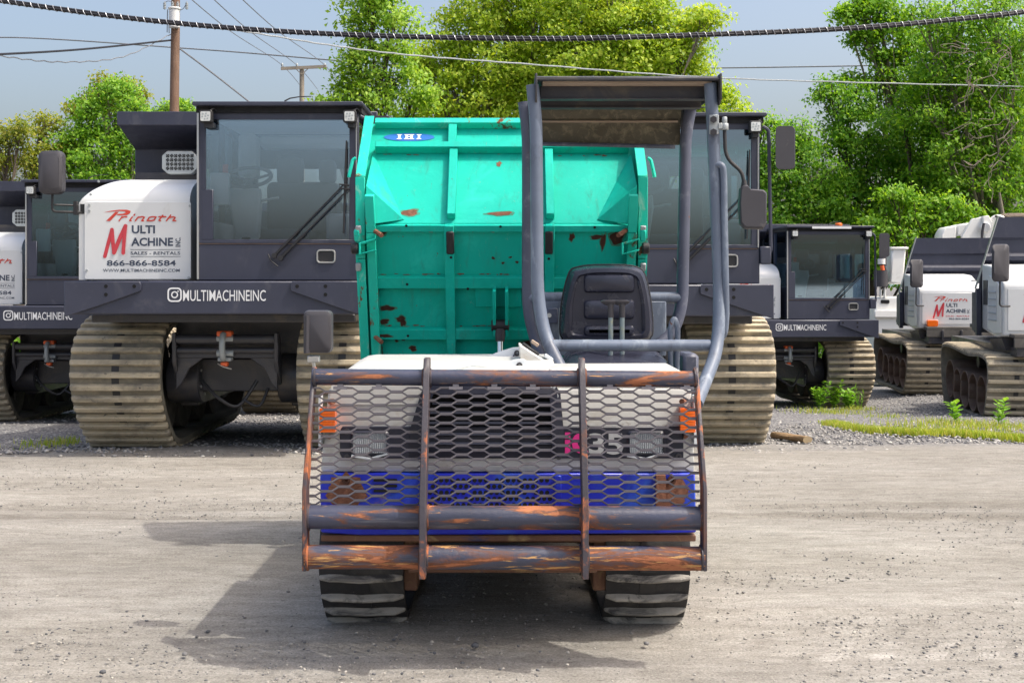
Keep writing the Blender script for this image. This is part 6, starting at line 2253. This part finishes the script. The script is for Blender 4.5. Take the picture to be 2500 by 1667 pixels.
def blades(name, spots, mat, label, cat):
    vs, fs = [], []
    for (x, y, z, h) in spots:
        a = rng.uniform(0, 6.28)
        w = rng.uniform(.003, .006)
        dx, dy = math.cos(a) * w, math.sin(a) * w
        lx, ly = rng.uniform(-.5, .5) * h, rng.uniform(-.5, .5) * h
        o = len(vs)
        vs += [(x - dx, y - dy, z - .01), (x + dx, y + dy, z - .01), (x + lx * .4 + dx * .7, y + ly * .4 + dy * .7, z + h * .6), (x + lx * .4 - dx * .7, y + ly * .4 - dy * .7, z + h * .6), (x + lx, y + ly, z + h)]
        fs += [(o, o + 1, o + 2, o + 3), (o + 3, o + 2, o + 4)]
    me = bpy.data.meshes.new(name)
    me.from_pydata(vs, [], fs)
    me.materials.append(MATS[mat])
    o = link(name, me)
    tag(o, label, cat, kind='stuff')


sp = []
edge = [(2035, 1038), (2100, 1052), (2180, 1060), (2250, 1064), (2320, 1062), (2400, 1068), (2500, 1078), (2620, 1084)]
pts = [gp(u, v) for u, v in edge]
for i in range(14000):
    k = rng.random() * (len(pts) - 1)
    j = int(k)
    p = pts[j].lerp(pts[j + 1], k - j)
    back = abs(rng.gauss(0, .32))
    if math.sin(p.x * 5.3) + math.sin(p.x * 13.1 + 2) < -.9 and rng.random() < .8:
        continue
    x, y = p.x + rng.gauss(0, .05), p.y + back
    sp.append((x, y, ground_z(x, y), rng.uniform(.02, .075) * (1.3 - min(back, 1))))
for (u, v, n, s) in ((1990, 990, 350, .16), (2090, 1000, 250, .14), (2040, 1010, 250, .25), (2010, 1005, 250, .3), (2330, 1035, 500, .35), (2450, 1045, 900, .4), (2250, 1045, 400, .4), (110, 1088, 160, .14), (165, 1082, 120, .08), (2160, 1020, 150, .2)):
    c = gp(u, v)
    for i in range(n):
        x, y = c.x + rng.gauss(0, s), c.y + rng.gauss(0, s * 1.3)
        sp.append((x, y, ground_z(x, y), rng.uniform(.02, .09)))
blades('grass', sp, 'grass_blade', 'low yellow-green grass along the edge of the gravel', 'grass')


def weed(u, v, h, n, label, seed, grassy=False):
    r_ = random.Random(seed)
    c = gp(u, v)
    t = thing('weed', label, 'weed', c, 'weeds growing in the gravel')
    st, lf = MB(), MB()
    for s in range(n):
        a = r_.uniform(0, 6.28)
        hh = h * r_.uniform(.55, 1)
        tip = c + Vector((math.cos(a) * hh * .35, math.sin(a) * hh * .35, hh))
        b = c + Vector((math.cos(a) * .03, math.sin(a) * .03, -.01))
        st.tube([b, b.lerp(tip, .5) + Vector((0, 0, .03)), tip], [.005, .004, .002], 5)
        m = 5 if grassy else 16
        for k in range(m):
            q = b.lerp(tip, .2 + .8 * k / m)
            aa = k * 2.4 + s
            ln = (hh * .45 if grassy else .11) * r_.uniform(.6, 1.2)
            w_ = .008 if grassy else ln * .32
            d_ = Vector((math.cos(aa), math.sin(aa), r_.uniform(.1, .9) + (.8 if grassy else 0))).normalized()
            sd = d_.cross(Vector((0, 0, 1))).normalized()
            up = sd.cross(d_)
            lf.add([q, q + d_ * ln * .5 + sd * w_ + up * .01, q + d_ * ln, q + d_ * ln * .5 - sd * w_ + up * .01], [(0, 1, 2, 3)])
    st.build('stem', 'weed_leaf', t)
    lf.build('leaves', 'weed_leaf', t, smooth=False)


weed(2003, 998, .48, 7, 'leafy weed at the foot of the small-looking carrier, left of the pair', 1)
weed(2033, 996, .46, 6, 'leafy weed right beside another at the small-looking carrier track', 2)
weed(2073, 999, .32, 7, 'short bushy weed right in front of the small-looking carrier track', 5)
weed(2098, 996, .36, 5, 'spiky grass tuft in front of the small-looking carrier track', 3, True)
weed(2338, 1035, .42, 2, 'tall thin weed before the hollow brown rollers', 4)
weed(2438, 1042, .36, 2, 'thin weed beside the track at the right edge', 6)

c0, c1 = gp(1890, 1070), gp(1972, 1082)
lt = thing('log', 'short brown offcut of timber lying on the ground by the right track', 'log', c0.lerp(c1, .5))
ax = (Vector((c1.x, c1.y, 0)) - Vector((c0.x, c0.y, 0))).normalized()
sd = Vector((-ax.y, ax.x, 0))
rings = []
L_ = (c1 - c0).length
for i in range(9):
    k = i / 8
    cc = c0.lerp(c1, k)
    rings.append([Vector((cc.x, cc.y, cc.z + .035)) + sd * .05 * math.cos(a * .628 + .3) * (1 + .08 * math.sin(k * 9 + a)) + Vector((0, 0, .036 * math.sin(a * .628 + .3) * (1 + .08 * math.cos(k * 7 + a * 2)))) for a in range(10)])
lg = MB().loft(rings).build('timber', 'log_wood', lt)
MB().add([p + ax * .002 for p in rings[-1]], [tuple(range(10))]).build('cut_end', 'log_end', lt, smooth=False)


ICO = None


def stones(name, spots, mat, label):
    bm = bmesh.new()
    bmesh.ops.create_icosphere(bm, subdivisions=1, radius=1)
    bv = np.array([v.co[:] for v in bm.verts])
    bf = np.array([[v.index for v in f.verts] for f in bm.faces])
    bm.free()
    # a coarser pebble: keep the 12-vertex ball and shake it
    n = len(spots)
    sp_ = np.array(spots)
    nv = len(bv)
    sh = bv[None] * (1 + nrg.normal(0, .16, (n, nv, 1))) * nrg.uniform(.6, 1.25, (n, 1, 3)) * np.array([1, 1, .62])[None, None]
    ang = nrg.uniform(0, 6.28, n)
    ca, sa = np.cos(ang)[:, None], np.sin(ang)[:, None]
    X = sh[:, :, 0] * ca - sh[:, :, 1] * sa
    Y = sh[:, :, 0] * sa + sh[:, :, 1] * ca
    co = np.stack([X, Y, sh[:, :, 2]], -1) * sp_[:, 3][:, None, None] + sp_[:, :3][:, None] + np.array([0, 0, .25])[None, None] * sp_[:, 3][:, None, None]
    fa = (bf[None] + (np.arange(n) * nv)[:, None, None]).reshape(-1, 3)
    me = bpy.data.meshes.new(name)
    me.vertices.add(n * nv)
    me.vertices.foreach_set('co', co.astype(np.float32).ravel())
    me.loops.add(fa.size)
    me.polygons.add(len(fa))
    me.polygons.foreach_set('loop_start', np.arange(0, fa.size, 3))
    me.loops.foreach_set('vertex_index', fa.ravel())
    me.update(calc_edges=True)
    me.materials.append(MATS[mat])
    o = link(name, me)
    tag(o, label, 'stones', kind='stuff')


sp = []
for i in range(26000):
    y = 4.2 + 7.2 * rng.random() ** 1.1
    x = rng.uniform(-.46, .46) * y
    if math.sin(x * 1.3 + y * 2.1) + math.sin(x * 3.1 - y * .7) + rng.gauss(0, 1) < -.4:
        continue
    s = rng.choice((.002, .002, .0025, .0025, .003, .003, .0035, .004, .0055, .007)) * rng.uniform(.8, 1.4)
    sp.append((x, y, ground_z(x, y), s))
for (u, v, s) in ((213, 1345, .022), (462, 1428, .018), (508, 1542, .018), (452, 1597, .02), (1160, 1577, .028), (1578, 1571, .02), (1540, 1546, .016), (20, 1478, .015), (575, 1600, .014), (250, 1640, .02), (640, 1598, .012),
                  (300, 1505, .012), (2085, 1545, .02), (2460, 1430, .016), (1665, 1523, .015), (1820, 1560, .016), (2340, 1125, .024), (2405, 1122, .026), (2090, 1096, .02), (2300, 1200, .02), (1990, 1142, .016), (1300, 1395, .012),
                  (1141, 1587, .012), (1122, 1594, .01), (1270, 1480, .010), (1385, 1622, .01), (1690, 1602, .014)):
    p = gp(u, v)
    sp.append((p.x, p.y, p.z, s * .62))
stones('loose_stones', sp, 'stone_dark', 'small loose stones scattered over the sandy yard')
sp = []
for i in range(26000):
    y = 10.5 + 13 * rng.random() ** 1.6
    x = rng.uniform(-.46, .50) * y
    if y < 11.6 and (y < 10.9 + .35 * math.sin(x * 1.7) + .2 * math.sin(x * 4.1)) and rng.random() < .93:
        continue
    if x > 2.3 and y < 11.6 and rng.random() < .8:
        continue
    s = rng.choice((.008, .010, .012, .014, .018)) * rng.uniform(.8, 1.35)
    sp.append((x, y, ground_z(x, y), s))
stones('gravel', sp, 'stone_gravel', 'coarse grey gravel around the parked carriers')
print('leaves', NL)
